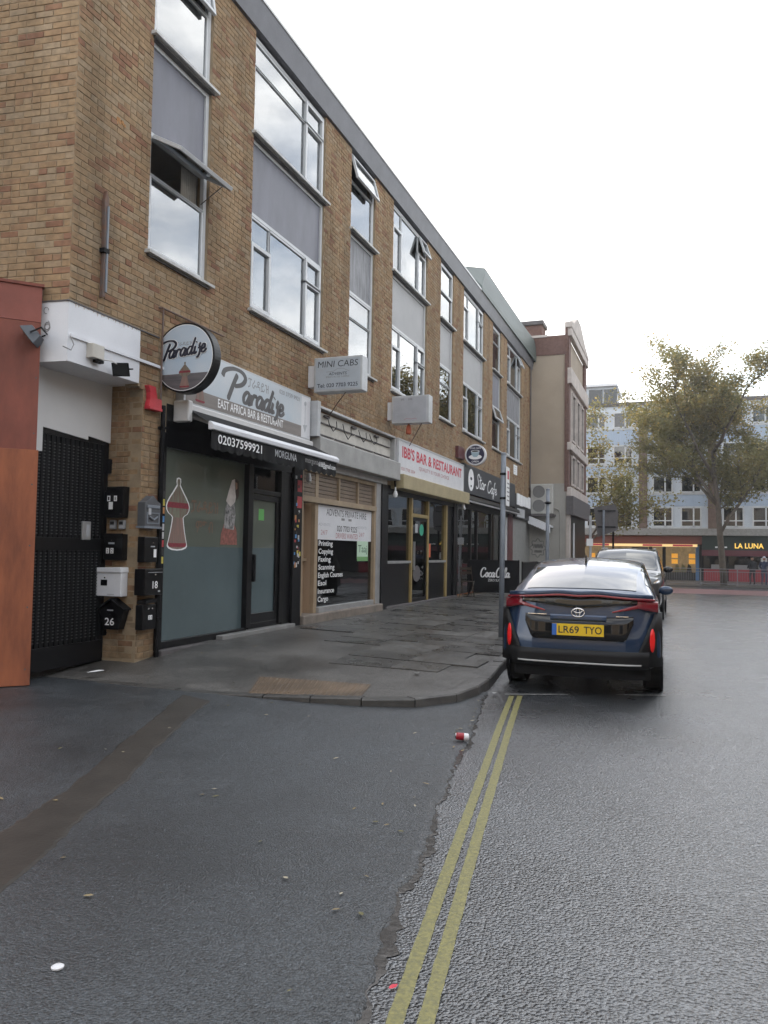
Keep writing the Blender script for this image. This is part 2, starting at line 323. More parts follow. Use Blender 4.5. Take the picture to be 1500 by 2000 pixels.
GL = {
 'P': ([[(.42, .92), (.25, .45), (.02, -.28)], [(-.22, .62), (-.12, .9), (.25, 1.1), (.62, 1.08), (.78, .85), (.62, .55), (.3, .38)]], .86),
 'a': ([[(.45, .42), (.28, .5), (.06, .3), (.05, .06), (.2, .02), (.38, .25), (.47, .46)], [(.5, .48), (.38, .12), (.42, .0), (.6, .12)]], .56),
 'r': ([[(.08, .46), (.06, .25), (.0, .0)], [(.04, .2), (.2, .44), (.34, .46), (.36, .36)]], .38),
 'd': ([[(.45, .42), (.28, .5), (.06, .3), (.05, .06), (.2, .02), (.38, .25), (.47, .46)], [(.72, 1.0), (.5, .5), (.38, .12), (.42, .0), (.6, .12)]], .58),
 'i': ([[(.14, .46), (.03, .1), (.08, .0), (.26, .1)], [(.22, .66), (.25, .72)]], .27),
 's': ([[(.30, .62), (.2, .45), (.26, .25), (.2, -.05), (.05, -.25), (-.04, -.2)], [(.08, .3), (.34, .36)]], .32),
 'e': ([[(.06, .2), (.3, .28), (.34, .44), (.2, .5), (.06, .32), (.06, .08), (.2, .0), (.48, .18)]], .46),
 'C': ([[(.72, .78), (.68, .98), (.42, 1.0), (.12, .68), (.02, .3), (.14, .03), (.4, .02), (.72, .3)]], .72),
 'o': ([[(.22, .5), (.06, .3), (.08, .04), (.25, .02), (.38, .25), (.32, .48), (.2, .5)], [(.34, .44), (.52, .4)]], .48),
 'c': ([[(.4, .4), (.28, .5), (.08, .34), (.05, .08), (.2, .0), (.44, .14)]], .42),
 'l': ([[(.02, .2), (.3, .7), (.36, .98), (.26, 1.0), (.1, .4), (.1, .04), (.2, .0), (.34, .12)]], .3),
 '-': ([[(.0, .3), (.18, .34)]], .2),
 'S': ([[(.62, .82), (.5, 1.05), (.28, .95), (.26, .68), (.42, .42), (.34, .08), (.06, -.06), (-.08, .12)]], .6),
 't': ([[(.24, .95), (.08, .2), (.12, .0), (.3, .1)], [(-.02, .6), (.42, .7)]], .32),
 'f': ([[(.44, .92), (.34, 1.0), (.2, .7), (.08, .0), (-.04, -.4), (-.1, -.2), (.2, .1)], [(.02, .42), (.32, .46)]], .36)}
def catmull(P, n=6):
    P = [P[0]]+P+[P[-1]]; out = []
    for i in range(1, len(P)-2):
        for k in range(n):
            t = k/n; q = []
            for c in (0, 1):
                a, b, d, e = P[i-1][c], P[i][c], P[i+1][c], P[i+2][c]
                q.append(.5*(2*b+(d-a)*t+(2*a-5*b+4*d-e)*t*t+(3*b-a-3*d+e)*t**3))
            out.append(tuple(q))
    out.append(P[-2]); return out
def script(parent, body, fr, u0, u1, vb, h, m, thick=.1, w=.004, rise=0, name='lettering'):
    mb = MB(fr); x = 0; strokes = []
    for ch in body:
        if ch == ' ': x += .35; continue
        ss, adv = GL[ch]
        for st in ss: strokes.append([(x+a, b) for a, b in catmull(st)])
        x += adv
    xs = [p[0] for s_ in strokes for p in s_]; a, b = min(xs), max(xs); n = 0
    for st in strokes:
        n += 1; pts = [(u0+(u1-u0)*(p[0]-a)/(b-a), vb+h*p[1]+rise*(p[0]-a)/(b-a)) for p in st]; prev = None
        for k, q in enumerate(pts):
            d = Vector((pts[min(k+1, len(pts)-1)][0]-pts[max(k-1, 0)][0], pts[min(k+1, len(pts)-1)][1]-pts[max(k-1, 0)][1]))
            if d.length < 1e-6: d = Vector((1, 0))
            d.normalize(); nn = Vector((-d.y, d.x)); th = thick*h*(.55+.45*abs(d.y))*(.55 if k in (0, len(pts)-1) else 1)
            i = mb.p(q[0]+nn.x*th, q[1]+nn.y*th, w+n*.0003); j = mb.p(q[0]-nn.x*th, q[1]-nn.y*th, w+n*.0003)
            if prev: mb.F.append([prev[0], prev[1], j, i])
            prev = (i, j)
    return mb.build(name, m, parent, fixn=False)

# ================================================================ ground
def g(y): return -.01*max(0, min(y-20, 40))
def cl(a): return max(0., min(1., a))
def pz(x, y):
    base = .11+.11*cl((-2.1-x)/4.1)
    return base*(1-.88*cl((-2.5-x)/2.0)*(1-cl((y-7.0)/2.2)))*(1-.2*cl((8.2-y)/1.2))+g(y)
ys = [-150, -20, 0, 10, 20, 30, 40, 50, 60, 100, 400]
struct(MB().grid([[(x, y, g(y)) for x in (-250, -20, 20, 250)] for y in ys]).build('road', M_ROAD, fixn=False))
# forecourt asphalt with a ragged broken edge beside the road
edge = [(-.55, .2), (-.75, 1.3), (-.98, 2.39), (-1.07, 2.83), (-1.17, 3.49), (-1.30, 4.24), (-1.42, 4.91), (-1.55, 5.74), (-1.75, 7.15), (-1.90, 7.9), (-1.96, 8.35)]
rag = []; wob = 0
for (x0, y0), (x1, y1) in zip(edge, edge[1:]):
    k = max(3, int((y1-y0)/.022))
    for i in range(k): t = i/k; yy_ = y0+(y1-y0)*t; wob = wob*.86+rnd.gauss(0, .006); rag.append((x0+(x1-x0)*t+wob+rnd.gauss(0, .0035), yy_))
rag.append(edge[-1])
mb = MB(); rows = []
for x, y in rag:
    xm = min(x-.03, -1.2)
    rows.append([(x+.012, y, -.004), (x, y, .010), (x-.03, y, .020), (-2.2 if x > -1.9 else x-.4, y, .022), (-5, y, .022), (-14, y, .022)])
mb.grid(rows); struct(mb.build('forecourt', M_FORE, fixn=False, smooth=True))
# wet gutter along the broken edge, the edge's thin shade painted into its dark colour
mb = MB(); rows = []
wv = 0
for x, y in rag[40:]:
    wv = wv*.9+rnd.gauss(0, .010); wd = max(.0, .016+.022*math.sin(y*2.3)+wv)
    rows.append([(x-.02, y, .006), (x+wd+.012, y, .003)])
tag(mb.grid(rows).build('gutter_shade_puddle', M_WETSHADE, fixn=False), None, None, kind='structure')
# concrete strip crossing the forecourt
l_ = [(-4.71, 6.79), (-4.3, 5.8), (-3.93, 4.87), (-3.51, 3.91), (-3.36, 3.41), (-3.29, 3.18), (-2.95, 2.2), (-2.7, 1.2)]
r_ = [(-4.28, 6.64), (-4.02, 5.9), (-3.71, 5.14), (-3.2, 3.95), (-3.0, 3.37), (-2.86, 3.05), (-2.5, 2.1), (-2.2, 1.1)]
def smp(P, n=10):
    o = []
    for a, b in zip(P, P[1:]):
        for k in range(n): o.append((a[0]+(b[0]-a[0])*k/n+rnd.gauss(0, .008), a[1]+(b[1]-a[1])*k/n))
    return o
struct(MB().grid([[(a[0], a[1], .0225), (a[0]+.02, a[1], .027), (b[0]-.02, b[1], .027), (b[0], b[1], .0225)] for a, b in zip(smp(l_), smp(r_))]).build('concrete_strip', M_STRIP, fixn=False))
# silt and standing water at the near left corner
def blob(cx, cy, pts, z, name, m):
    return MB().poly([(cx+x, cy+y) for x, y in pts], z).build(name, m, fixn=False)
# pavement -------------------------------------------------------------
kerb = [(-2.15, 35.5), (-2.15, 30), (-2.15, 20), (-2.15, 12), (-2.14, 10.2), (-2.05, 9.3), (-1.98, 8.43), (-2.03, 7.8), (-2.22, 7.36), (-2.5, 7.12), (-2.9, 7.02), (-3.4, 6.98), (-4.6, 6.98), (-5.7, 7.0), (-6.35, 7.03)]
kp = catmull(kerb, 14)
rows = []
for x, y in [(k[0]-.13 if k[1] > 8 else k[0]-.06, k[1]) for k in kp if k[1] > 7.3]:
    rows.append([(x+(-7.0-x)*t, y, pz(x+(-7.0-x)*t, y)-.004) for t in (0, .1, .25, .5, .75, 1)])
pav = MB(); pav.grid(rows)
front = [k for k in kp if k[1] <= 7.36]
yy = [7.1, 7.36, 7.9, 8.6, 9.5]
xs = [-2.2-.2*i for i in range(25)]
def yk(x): return 7.07 if x < -2.9 else 7.07+.48*((x+2.9)/.7)**2
pav.grid([[(x, yk(x)+(9.6-yk(x))*q, pz(x, yk(x)+(9.6-yk(x))*q)-.002) for x in xs] for q in (0, .05, .12, .22, .35, .55, .75, 1)])
pavement = struct(pav.build('pavement', M_PAVE, fixn=False, smooth=True))
# kerb stones, one by one
def resample(P, step):
    out = [P[0]]; acc = 0
    for a, b in zip(P, P[1:]):
        d = math.dist(a, b); pos = 0
        while acc+d-pos >= step:
            pos += step-acc; acc = 0; t = pos/d; out.append((a[0]+(b[0]-a[0])*t, a[1]+(b[1]-a[1])*t))
        acc += d-pos
    return out
kerb_root = tag(bpy.data.objects.new('kerb', None), None, None, kind='structure'); COL.objects.link(kerb_root)
st = [q for q in resample(kp, .91) if q[1] > 10] + resample([k for k in kp if k[1] <= 10.2], .52)
for (x0, y0), (x1, y1) in zip(st, st[1:]):
    d = Vector((x1-x0, y1-y0)); L_ = d.length
    if L_ < .1: continue
    d.normalize(); n = Vector((d.y, -d.x)); mb = MB()            # n points into the pavement
    if n.dot(Vector((-4, 14))-Vector((x0, y0))) < 0: n = -n
    gp = .006; q = []
    for a in (gp, L_-gp):
        bx, by = x0+d.x*a, y0+d.y*a
        zt = pz(bx+n.x*.06, by+n.y*.06)+.006+rnd.gauss(0, .003)
        q.append([(bx, by, g(by)-.05), (bx, by, zt-.014), (bx+n.x*.014, by+n.y*.014, zt), (bx+n.x*.135, by+n.y*.135, zt), (bx+n.x*.135, by+n.y*.135, zt-.1)])
    mb.grid(q); a0 = len(mb.V)-10; mb.F.append([a0+k for k in range(5)]); mb.F.append([a0+5+k for k in range(5)])
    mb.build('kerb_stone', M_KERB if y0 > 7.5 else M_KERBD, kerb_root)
# paving slabs, each its own piece
y = 8.75; row = 0
while y < 26:
    dep = .60; x = -2.30 - (0 if row % 2 else .32); row += 1
    xlo = -6.1 if y > 11.5 else (-4.0 if y < 10 else -4.9)
    first = True
    while x > xlo+.2:
        wd = .9 if not (first and row % 2) else .6; first = False
        x1 = max(x-wd, xlo)
        if x-x1 > .15:
            gp = .006; dz = rnd.gauss(0, .0025); mb = MB(); c = [(x-gp, y+gp), (x1+gp, y+gp), (x1+gp, y+dep-gp), (x-gp, y+dep-gp)]
            t = [mb.p(a, b, pz(a, b)+.012+dz+rnd.gauss(0, .0015)) for a, b in c]; bt = [mb.p(a, b, pz(a, b)-.03) for a, b in c]
            mb.F = [t]+[[t[k], t[(k+1) % 4], bt[(k+1) % 4], bt[k]] for k in range(4)]
            mb.build('paving_slab', M_SLAB if rnd.random() < .55 else M_SLAB2, pavement)
        x = x1
    y += dep
# tactile blister paving
tq = [(-4.42, 7.83), (-3.04, 7.74), (-2.9, 7.10), (-4.11, 7.06)]
def tb(s, t):
    a = Vector(tq[0]).lerp(Vector(tq[1]), s); b = Vector(tq[3]).lerp(Vector(tq[2]), s); return a.lerp(b, t)
mb = MB(); mb.grid([[(*tb(i/6, j/4), pz(*tb(i/6, j/4))+.004) for i in range(7)] for j in range(5)])
tac = mb.build('tactile_paving', M_TACT, pavement, fixn=False)
mb = MB()
for i in range(21):
    for j in range(11):
        c = tb((i+.5)/21, (j+.5)/11); z = pz(*c)+.004
        a = [mb.p(c.x+.014*math.cos(k*1.0472), c.y+.014*math.sin(k*1.0472), z) for k in range(6)]; b = [mb.p(c.x+.009*math.cos(k*1.0472), c.y+.009*math.sin(k*1.0472), z+.006) for k in range(6)]
        for k in range(6): mb.F.append([a[k], a[(k+1) % 6], b[(k+1) % 6], b[k]])
        mb.F.append(b)
o = mb.build('blisters', M_TACT, tac, fixn=False); o['kind'] = 'stuff'
# yellow lines and bay marking
for pts, nm in (([(-.62, .6), (-.72, 1.5), (-.86, 2.44), (-1.07, 3.9), (-1.29, 5.48), (-1.49, 6.9), (-1.68, 8.32)], 0), ([(-.50, .6), (-.62, 1.5), (-.768, 2.48), (-.985, 3.95), (-1.208, 5.52), (-1.41, 6.95), (-1.60, 8.36)], 1)):
    mb = MB(); rows = []
    for q in catmull(pts, 30): rows.append([(q[0]-.028+rnd.gauss(0, .0012), q[1], .004), (q[0]+.028+rnd.gauss(0, .0012), q[1], .004)])
    o = mb.grid(rows).build('yellow_line', M_YEL, fixn=False); o['kind'] = 'structure'
for a, b in (((-1.76, 8.36), (-1.14, 8.64)), ((-.66, 8.86), (-.17, 9.05))):
    d = Vector((b[0]-a[0], b[1]-a[1])).normalized(); n = Vector((-d.y, d.x))*.022
    mb = MB(); mb.F = [[mb.p(a[0]+n.x, a[1]+n.y, .009), mb.p(a[0]-n.x, a[1]-n.y, .009), mb.p(b[0]-n.x, b[1]-n.y, .009), mb.p(b[0]+n.x, b[1]+n.y, .009)]]
    struct(mb.build('bay_marking', M_WLINE, fixn=False))
# far cross street: red lane, dark lane, far pavement
M_REDLANE = asphalt_mat('red_lane', (.16, .085, .085), .5, .08, .3)
struct(MB().grid([[(x, y+.10*(4-x)*.3, g(y)+.005) for x in (-30, 30)] for y in (38, 42, 45.5)]).build('red_lane', M_REDLANE, fixn=False))
struct(MB().box(-40, 40, 49, 60.2, -.6, -.2).build('far_pavement', M_PAVE))

# ================================================================ brick terrace
terr = thing('brick_terrace', 'three storey brown brick terrace with tall window bays over a row of shops', 'building', (FX, 20, 0))
CORNER = Vector((FX, 6.65)); LD = Vector((-.9916, -.129))
FL = Fr((CORNER.x, CORNER.y, 0), (-LD.x, -LD.y, 0), (0, 0, 1))      # left face: u runs towards the corner, negative u goes left
YEND = 34.5; ZTOP = 9.60
BAYS = [(7.95, 9.25, 'n'), (10.42, 13.02, 'w'), (14.25, 15.57, 'n'), (16.72, 19.32, 'w'), (20.55, 21.86, 'n'), (23.0, 25.62, 'w'), (26.95, 28.28, 'n'), (29.4, 32.15, 'w')]
Z1, H1, Z2, H2 = 5.19, 6.74, 7.98, 9.56
def solid(z):                                # solid brick intervals along the facade at height z
    iv = []; s = CORNER.y
    if z < 3.47: return [(7.95, 8.30)]
    if z < 4.16: s = 7.85
    if z < 5.16: return [(s, YEND)]
    for a, b, k in BAYS: iv.append((s, a)); s = b
    iv.append((s, YEND)); return iv
# backing walls
mb = MB(FA); mb.box(7.95, 8.30, -.1, 3.47, -.2, -.007); mb.box(8.30, YEND, 2.9, 3.47, -.2, -.007); mb.box(7.85, YEND, 3.47, 4.16, -.2, -.007); mb.box(CORNER.y, YEND, 4.16, 5.16, -.2, -.007)
for a, b in solid(6): mb.box(a, b, 5.16, ZTOP, -.2, -.007)
mb.build('wall', M_MORTAR, terr)
MB(FL).box(-7, 0, 4.16, ZTOP, -.3, -.007).build('wall', M_MORTAR, terr)
MB(FL).box(-7, -2.2, -.2, 4.16, -.3, -.007).build('wall', M_MORTAR, terr)
rv = Fr((FX-.5, 7.95, 0), (1, 0, 0), (0, 0, 1))                   # reveal beside the gate, facing the camera
MB(rv).box(0, .488, -.1, 3.55, -.2, -.007).build('wall', M_MORTAR, terr)
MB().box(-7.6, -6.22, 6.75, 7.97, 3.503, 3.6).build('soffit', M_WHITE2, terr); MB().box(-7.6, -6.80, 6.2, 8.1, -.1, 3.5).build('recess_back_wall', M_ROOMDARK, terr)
# bricks
CH, BL = .075, .225
bricks = []                                  # (frame, u0, u1, v0, v1)
def course(fr, iv, z, k, out):
    off = (k % 2)*BL/2+(rnd.random()*.01)
    for a, b in iv:
        u = math.floor((a-off)/BL)*BL+off
        while u < b:
            x0, x1 = max(u+.005, a+.002), min(u+BL-.005, b-.002)
            if x1-x0 > .03:
                if rnd.random() < .13 and x1-x0 > .19:
                    xm = (x0+x1)/2; out.append((fr, x0, xm-.005, z+.005, z+CH-.005)); out.append((fr, xm+.005, x1, z+.005, z+CH-.005))
                else: out.append((fr, x0, x1, z+.005, z+CH-.005))
            u += BL
k = 0; z = .14
while z < ZTOP-.02:
    course(FA, solid(z+.04), z, k, bricks); k += 1; z += CH
k = 0; z = 4.16
while z < ZTOP-.02: course(FL, [(-2.2, 0)], z, k, bricks); k += 1; z += CH
k = 0; z = .14
while z < 3.45: course(rv, [(0, .488)], z, k, bricks); k += 1; z += CH
HOLE = (7.39, 6.55)
def seen(p):
    d = Vector(p)-Vector((0, 0, 1.5)); zc = d.dot(fw)
    if zc < .1: return None
    x = 750+1540*d.dot(rt)/zc; y_ = 1000-1540*d.dot(up)/zc
    return zc if (0 < x < 1500 and 0 < y_ < 2000) else None
sc_ = []
for i, (fr, a, b, c, d) in enumerate(bricks):
    p = fr((a+b)/2, (c+d)/2, 0); s = seen(p)
    if s:
        face = abs((Vector((0, 0, 1.5))-p).normalized().dot(fr.w)); sc_.append(((b-a)*(d-c)*face/s**2, i))
sc_.sort(reverse=True); single = set(i for _, i in sc_[:300])
def brick_geo(mb, fr, a, b, c, d):
    pr = rnd.gauss(0, .0016); j = lambda: rnd.gauss(0, .0012); sv = mb.fr; mb.fr = fr; e = .0035
    bk = [mb.p(a, c, -.02), mb.p(b, c, -.02), mb.p(b, d, -.02), mb.p(a, d, -.02)]
    md = [mb.p(a+j(), c+j(), pr-.003), mb.p(b+j(), c+j(), pr-.003), mb.p(b+j(), d+j(), pr-.003), mb.p(a+j(), d+j(), pr-.003)]
    ft = [mb.p(a+e, c+e, pr), mb.p(b-e, c+e, pr), mb.p(b-e, d-e, pr), mb.p(a+e, d-e, pr)]
    mb.F.append(ft)
    for q in range(4):
        mb.F.append([bk[q], bk[(q+1) % 4], md[(q+1) % 4], md[q]]); mb.F.append([md[q], md[(q+1) % 4], ft[(q+1) % 4], ft[q]])
    mb.fr = sv
field = MB()
for i, (fr, a, b, c, d) in enumerate(bricks):
    if fr is FA and abs((a+b)/2-HOLE[0]) < .11 and abs((c+d)/2-HOLE[1]) < .06: continue
    if i in single: m1 = MB(); brick_geo(m1, fr, a, b, c, d); m1.build('brick', M_BRICK_O, terr, fixn=False)
    else: brick_geo(field, fr, a, b, c, d)
o = field.build('brickwork', M_BRICK_I, terr, fixn=False); o['kind'] = 'stuff'
mb = MB(FA)                                                          # broken brick in the hole
for k in range(14): u, v = HOLE[0]+rnd.uniform(-.07, .07), HOLE[1]-.02+rnd.uniform(-.04, .02); s = rnd.uniform(.012, .025); mb.box(u-s, u+s, v-s, v+s, -.05, rnd.uniform(-.02, .006))
mb.build('broken_brick', mat('broken_orange', (.48, .24, .09), .95, var=.5, vs=20), terr)
# entrance recess: white beam, soffit, panel
m1 = MB(FA); m1.box(CORNER.y-.006, 7.85, 3.50, 4.152, -.5, .006); beam = m1.build('painted_beam', M_WHITE, terr)
MB(FL).box(-.95, -.004, 3.495, 4.150, -.5, .007).build('painted_beam', M_WHITE, terr)
m1 = MB(FA); m1.prism([(6.7, 2.84), (7.55, 2.78), (7.55, 2.83), (7.945, 2.79), (7.945, 3.51), (6.7, 3.51)], -.545, -.47); m1.build('door_head_panel', M_WHITE2, terr)
MB(FA).box(6.62, 6.80, 2.55, 3.5, -.505, -.44).build('door_post', M_WHITE2, terr)
MB(FA).box(6.62, 8.22, 4.151, 4.166, -.005, .016).build('lead_flashing', M_LEAD, terr); MB(FL).box(-.95, -.01, 4.151, 4.166, -.005, .017).build('lead_flashing', M_LEAD, terr)
stn = mat('rust_stain', (.42, .33, .27), .7, var=.5, vs=14, col2=(.60, .56, .54))
for k in range(16):
    u = 6.72+k*.068+rnd.uniform(-.02, .02); h_ = rnd.uniform(.012, .05); MB(FA).prism([(u, 4.150), (u+.03, 4.150), (u+.022, 4.150-h_*.7), (u+.014, 4.150-h_), (u+.008, 4.150-h_*.5)], .0062, .0068).build('rust_stain', stn, terr)
sq = MB(FL); sq.tube([(-.25+.035*math.cos(k*.42)*(1-.004*k), 3.86+.045*math.sin(k*.42)+.0012*k, .009) for k in range(34)], .005, 4); sq.build('graffiti_scrawl', M_TXT_GREY, terr)
sq = MB(FL); sq.tube([(-.27+.03*math.cos(k*.5), 4.06+.035*math.sin(k*.5), .009) for k in range(11)], .004, 4); sq.build('graffiti_scrawl', M_TXT_GREY, terr)
# roof fascia
m1 = MB(FA); m1.prism([(0, 0), (0, 1)], 0, 0) if False else None
def profile(mb, pts, u0, u1):                # profile (v, w) run along u
    a = [mb.p(u0, v, w) for v, w in pts]; b = [mb.p(u1, v, w) for v, w in pts]; n = len(pts)
    mb.F.append(a[::-1]); mb.F.append(b)
    for k in range(n): mb.F.append([a[k], a[(k+1) % n], b[(k+1) % n], b[k]])
    return mb
profile(MB(FA), [(ZTOP, -.3), (ZTOP, .05), (ZTOP+.42, .12), (ZTOP+.42, -.3)], 6.4, YEND).build('roof_fascia', M_FASCIA, terr)
profile(MB(FA), [(ZTOP+.42, -.3), (ZTOP+.422, .135), (ZTOP+.475, .135), (ZTOP+.475, -.3)], 6.4, 24.7).build('roof_edge_trim', M_ROOFEDGE, terr)
profile(MB(FL), [(ZTOP, -.3), (ZTOP, .05), (ZTOP+.42, .12), (ZTOP+.42, -.3)], -6, -.06).build('roof_fascia', M_FASCIA, terr)
MB(FA).box(6.6, YEND, ZTOP+.2, ZTOP+.38, -9, -.3).build('flat_roof', M_LEAD, terr)
MB(FA).box(17.4, 21.2, ZTOP+.38, 11.35, -3.2, -.85).build('roof_bulkhead', M_FASCIA, terr)
# green sheet roof over the last bays
m1 = MB(FA); m1.grid([
    [(24.7, 10.02, .16), (27, 10.02, .16), (29.5, 10.0, .17), (32, 9.98, .19), (34.42, 9.92, .22)],
    [(24.75, 10.2, .13), (27, 10.2, .13), (29.5, 10.2, .14), (32, 10.15, .17), (34.42, 10.12, .23)],
    [(25.8, 10.9, -.05), (28, 10.85, -.04), (30.2, 10.75, .0), (32.3, 10.65, .08), (34.42, 10.55, .20)],
    [(26.7, 11.50, -.25), (28.8, 11.36, -.18), (30.8, 11.22, -.10), (32.6, 11.06, .0), (34.42, 10.92, .13)],
    [(27.2, 11.55, -1.4), (28.9, 11.42, -1.4), (30.9, 11.28, -1.4), (32.6, 11.12, -1.4), (34.42, 10.95, -1.4)]])
m1.F.append([m1.p(24.7, 10.02, .16), m1.p(24.75, 10.2, .13), m1.p(25.8, 10.9, -.05), m1.p(26.7, 11.5, -.25), m1.p(24.3, 10.78, -.5)]); m1.F.append([m1.p(26.7, 11.5, -.25), m1.p(27.2, 11.55, -1.4), m1.p(24.3, 10.78, -.5)])
m1.F.append([m1.p(34.42, 9.92, .22), m1.p(34.42, 10.55, .20), m1.p(34.42, 10.92, .13), m1.p(34.42, 10.95, -1.4), m1.p(34.42, 9.9, -1.4)])
m1.build('green_sheet_roof', M_GREEN, terr, fixn=False)
# room behind the windows
m1 = MB(FA); m1.box(6.9, YEND-.1, 4.6, 4.7, -2.6, -.22); m1.box(6.9, YEND-.1, 7.2, 7.5, -2.6, -.25); m1.box(6.9, YEND-.1, 4.7, 9.75, -2.7, -2.6)
for k in range(1, 9): m1.box(6.9+3.15*k-.05, 6.9+3.15*k+.05, 4.7, 9.7, -2.6, -.25)
m1.build('room_interior', M_ROOM, terr)
# windows ---------------------------------------------------------------
def tophung(u0, v1, ang):                    # frame hinged along its top edge, swung out
    c, s = math.cos(ang), math.sin(ang)
    return Fr(FA(u0, v1, -.02), (0, 1, 0), (-s*-1, 0, c)) if False else Fr(FA(u0, v1, -.02), (0, 1, 0), (-s, 0, c), (c, 0, s))
def window(a, b, c, d, cells, curtain=None, fm=M_UPVC):
    f = MB(FA); T = .055; f.ring(a, b, c, d, T, -.115, -.045)
    A, B, C, D = a+T, b-T, c+T, d-T
    pan = []; cas = []
    for (s0, s1, t0, t1, kind) in cells:
        x0, x1, y0, y1 = A+(B-A)*s0, A+(B-A)*s1, C+(D-C)*t0, C+(D-C)*t1
        e = .022
        if kind == 'o' or (isinstance(kind, tuple)):
            f.ring(x0-e, x1+e, y0-e, y1+e, e+.012, -.11, -.05)
            cas.append((x0, x1, y0, y1, kind))
        else:
            t = .05 if kind == 'c' else .026
            w1 = -.025 if kind == 'c' else -.05
            f.ring(x0-(e if s0 > 0 else 0), x1+(e if s1 < 1 else 0), y0-(e if t0 > 0 else 0), y1+(e if t1 < 1 else 0), t+e*.5, -.108, w1)
            pan.append((x0+t, x1-t, y0+t, y1-t))
    o = f.build('window', fm, terr, bevel=.004)
    for x0, x1, y0, y1 in pan: MB(FA).box(x0-.012, x1+.012, y0-.012, y1+.012, -.080, -.074).build('pane', M_GLASS, o)
    for x0, x1, y0, y1, kd in cas:
        fr = tophung(x0, y1, R(kd[1])); h = y1-y0; w_ = x1-x0
        MB(fr).ring(0, w_, -h, 0, .05, -.03, .02).build('casement', fm, o, bevel=.004)
        MB(fr).box(.045, w_-.045, -h+.045, -.045, -.008, -.002).build('pane', M_GLASS, o)
        MB().tube([FA(x1-.03, y0+.1, -.08), fr(w_-.04, -h*.72, -.02)], .007, 6).build('stay', M_LEAD, o)
    s = MB(FA); profile(s, [(c-.045, -.1), (c-.045, .075), (c-.012, .08), (c+.008, -.045), (c+.0, -.1)], a-.06, b+.09); s.build('sill', M_SILL, o)
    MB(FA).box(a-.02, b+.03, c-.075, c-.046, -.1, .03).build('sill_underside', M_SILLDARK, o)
    if curtain:
        m2 = MB(FA); n = 40
        for s0, s1 in curtain:
            rows = []
            for k in range(n+1): u = a+(b-a)*(s0+(s1-s0)*k/n); rows.append([(u, c, -.22+.02*math.sin(k*1.3)), (u, d, -.22+.02*math.sin(k*1.3))])
            m2.grid(rows)
        m2.build('curtain', M_CURTAIN, o, fixn=False)
    return o
WL = [(0, .24, .70, 1, 'f'), (0, .24, 0, .70, 'c'), (.24, .76, 0, 1, 'f'), (.76, 1, .70, 1, 'c'), (.76, 1, 0, .70, 'c')]
NL = [(0, 1, .66, 1, 'f'), (0, 1, 0, .66, 'f')]
def op(l, k, ang): l = list(l); q = l[k]; l[k] = (*q[:4], ('o', ang)); return l
WIN = {0: (op(NL, 0, 62), op(NL, 0, 9)), 1: (WL, [(0, .72, .72, 1, 'f'), (0, .72, 0, .72, 'f'), (.72, 1, .72, 1, 'c'), (.72, 1, 0, .72, 'c')]), 2: (NL, op(NL, 0, 15)), 3: (WL, op(WL, 3, 18)),
       4: (NL, [(0, 1, .5, 1, 'c'), (0, 1, 0, .5, 'f')]), 5: (WL, WL), 6: (op(NL, 0, 18), NL), 7: (WL, op(WL, 3, 22))}
PAN = [M_PANEL, M_PANEL, M_PANEL3, M_PANEL2, M_PANEL2, M_PANEL2, M_PANEL, M_PANEL3]
for k, (a, b, kd) in enumerate(BAYS):
    cu = {0: [(.72, .98)], 1: [(.3, .74)], 2: None, 3: [(.0, .5)], 5: [(.5, 1)], 7: [(.35, .8)]}.get(k)
    window(a, b, Z1, H1, WIN[k][0], cu if k in (0, 1, 7) else None); window(a, b, Z2, H2, WIN[k][1], cu if k in (3, 5, 7) else None)
    m1 = MB(FA); m1.box(a+.03, b-.06, H1-.02, Z2-.03, -.10, -.075); m1.build('spandrel_panel', PAN[k], terr)
    m1 = MB(FA); m1.box(b-.07, b, H1, Z2-.075, -.10, -.045); m1.box(a, a+.035, H1, Z2-.075, -.10, -.05); m1.box(a+.035, b-.07, Z2-.13, Z2-.075, -.10, -.05); m1.build('panel_trim', M_UPVC, terr)
# rain pipe and cables at the far end of the terrace
tag(MB(FA).tube([(34.05, 10.0, .06), (34.05, 6, .06), (34.05, 4.3, .06)], .03, 8).build('rain_pipe', M_LEAD, terr), None, None)
m1 = MB(FA); m1.tube([(34.25, 9.9, .02), (34.35, 8.5, .02), (34.2, 7.2, .03), (34.32, 6.0, .02), (34.2, 5.2, .02)], .012, 6); m1.build('loose_cable', M_BLACKM, terr)

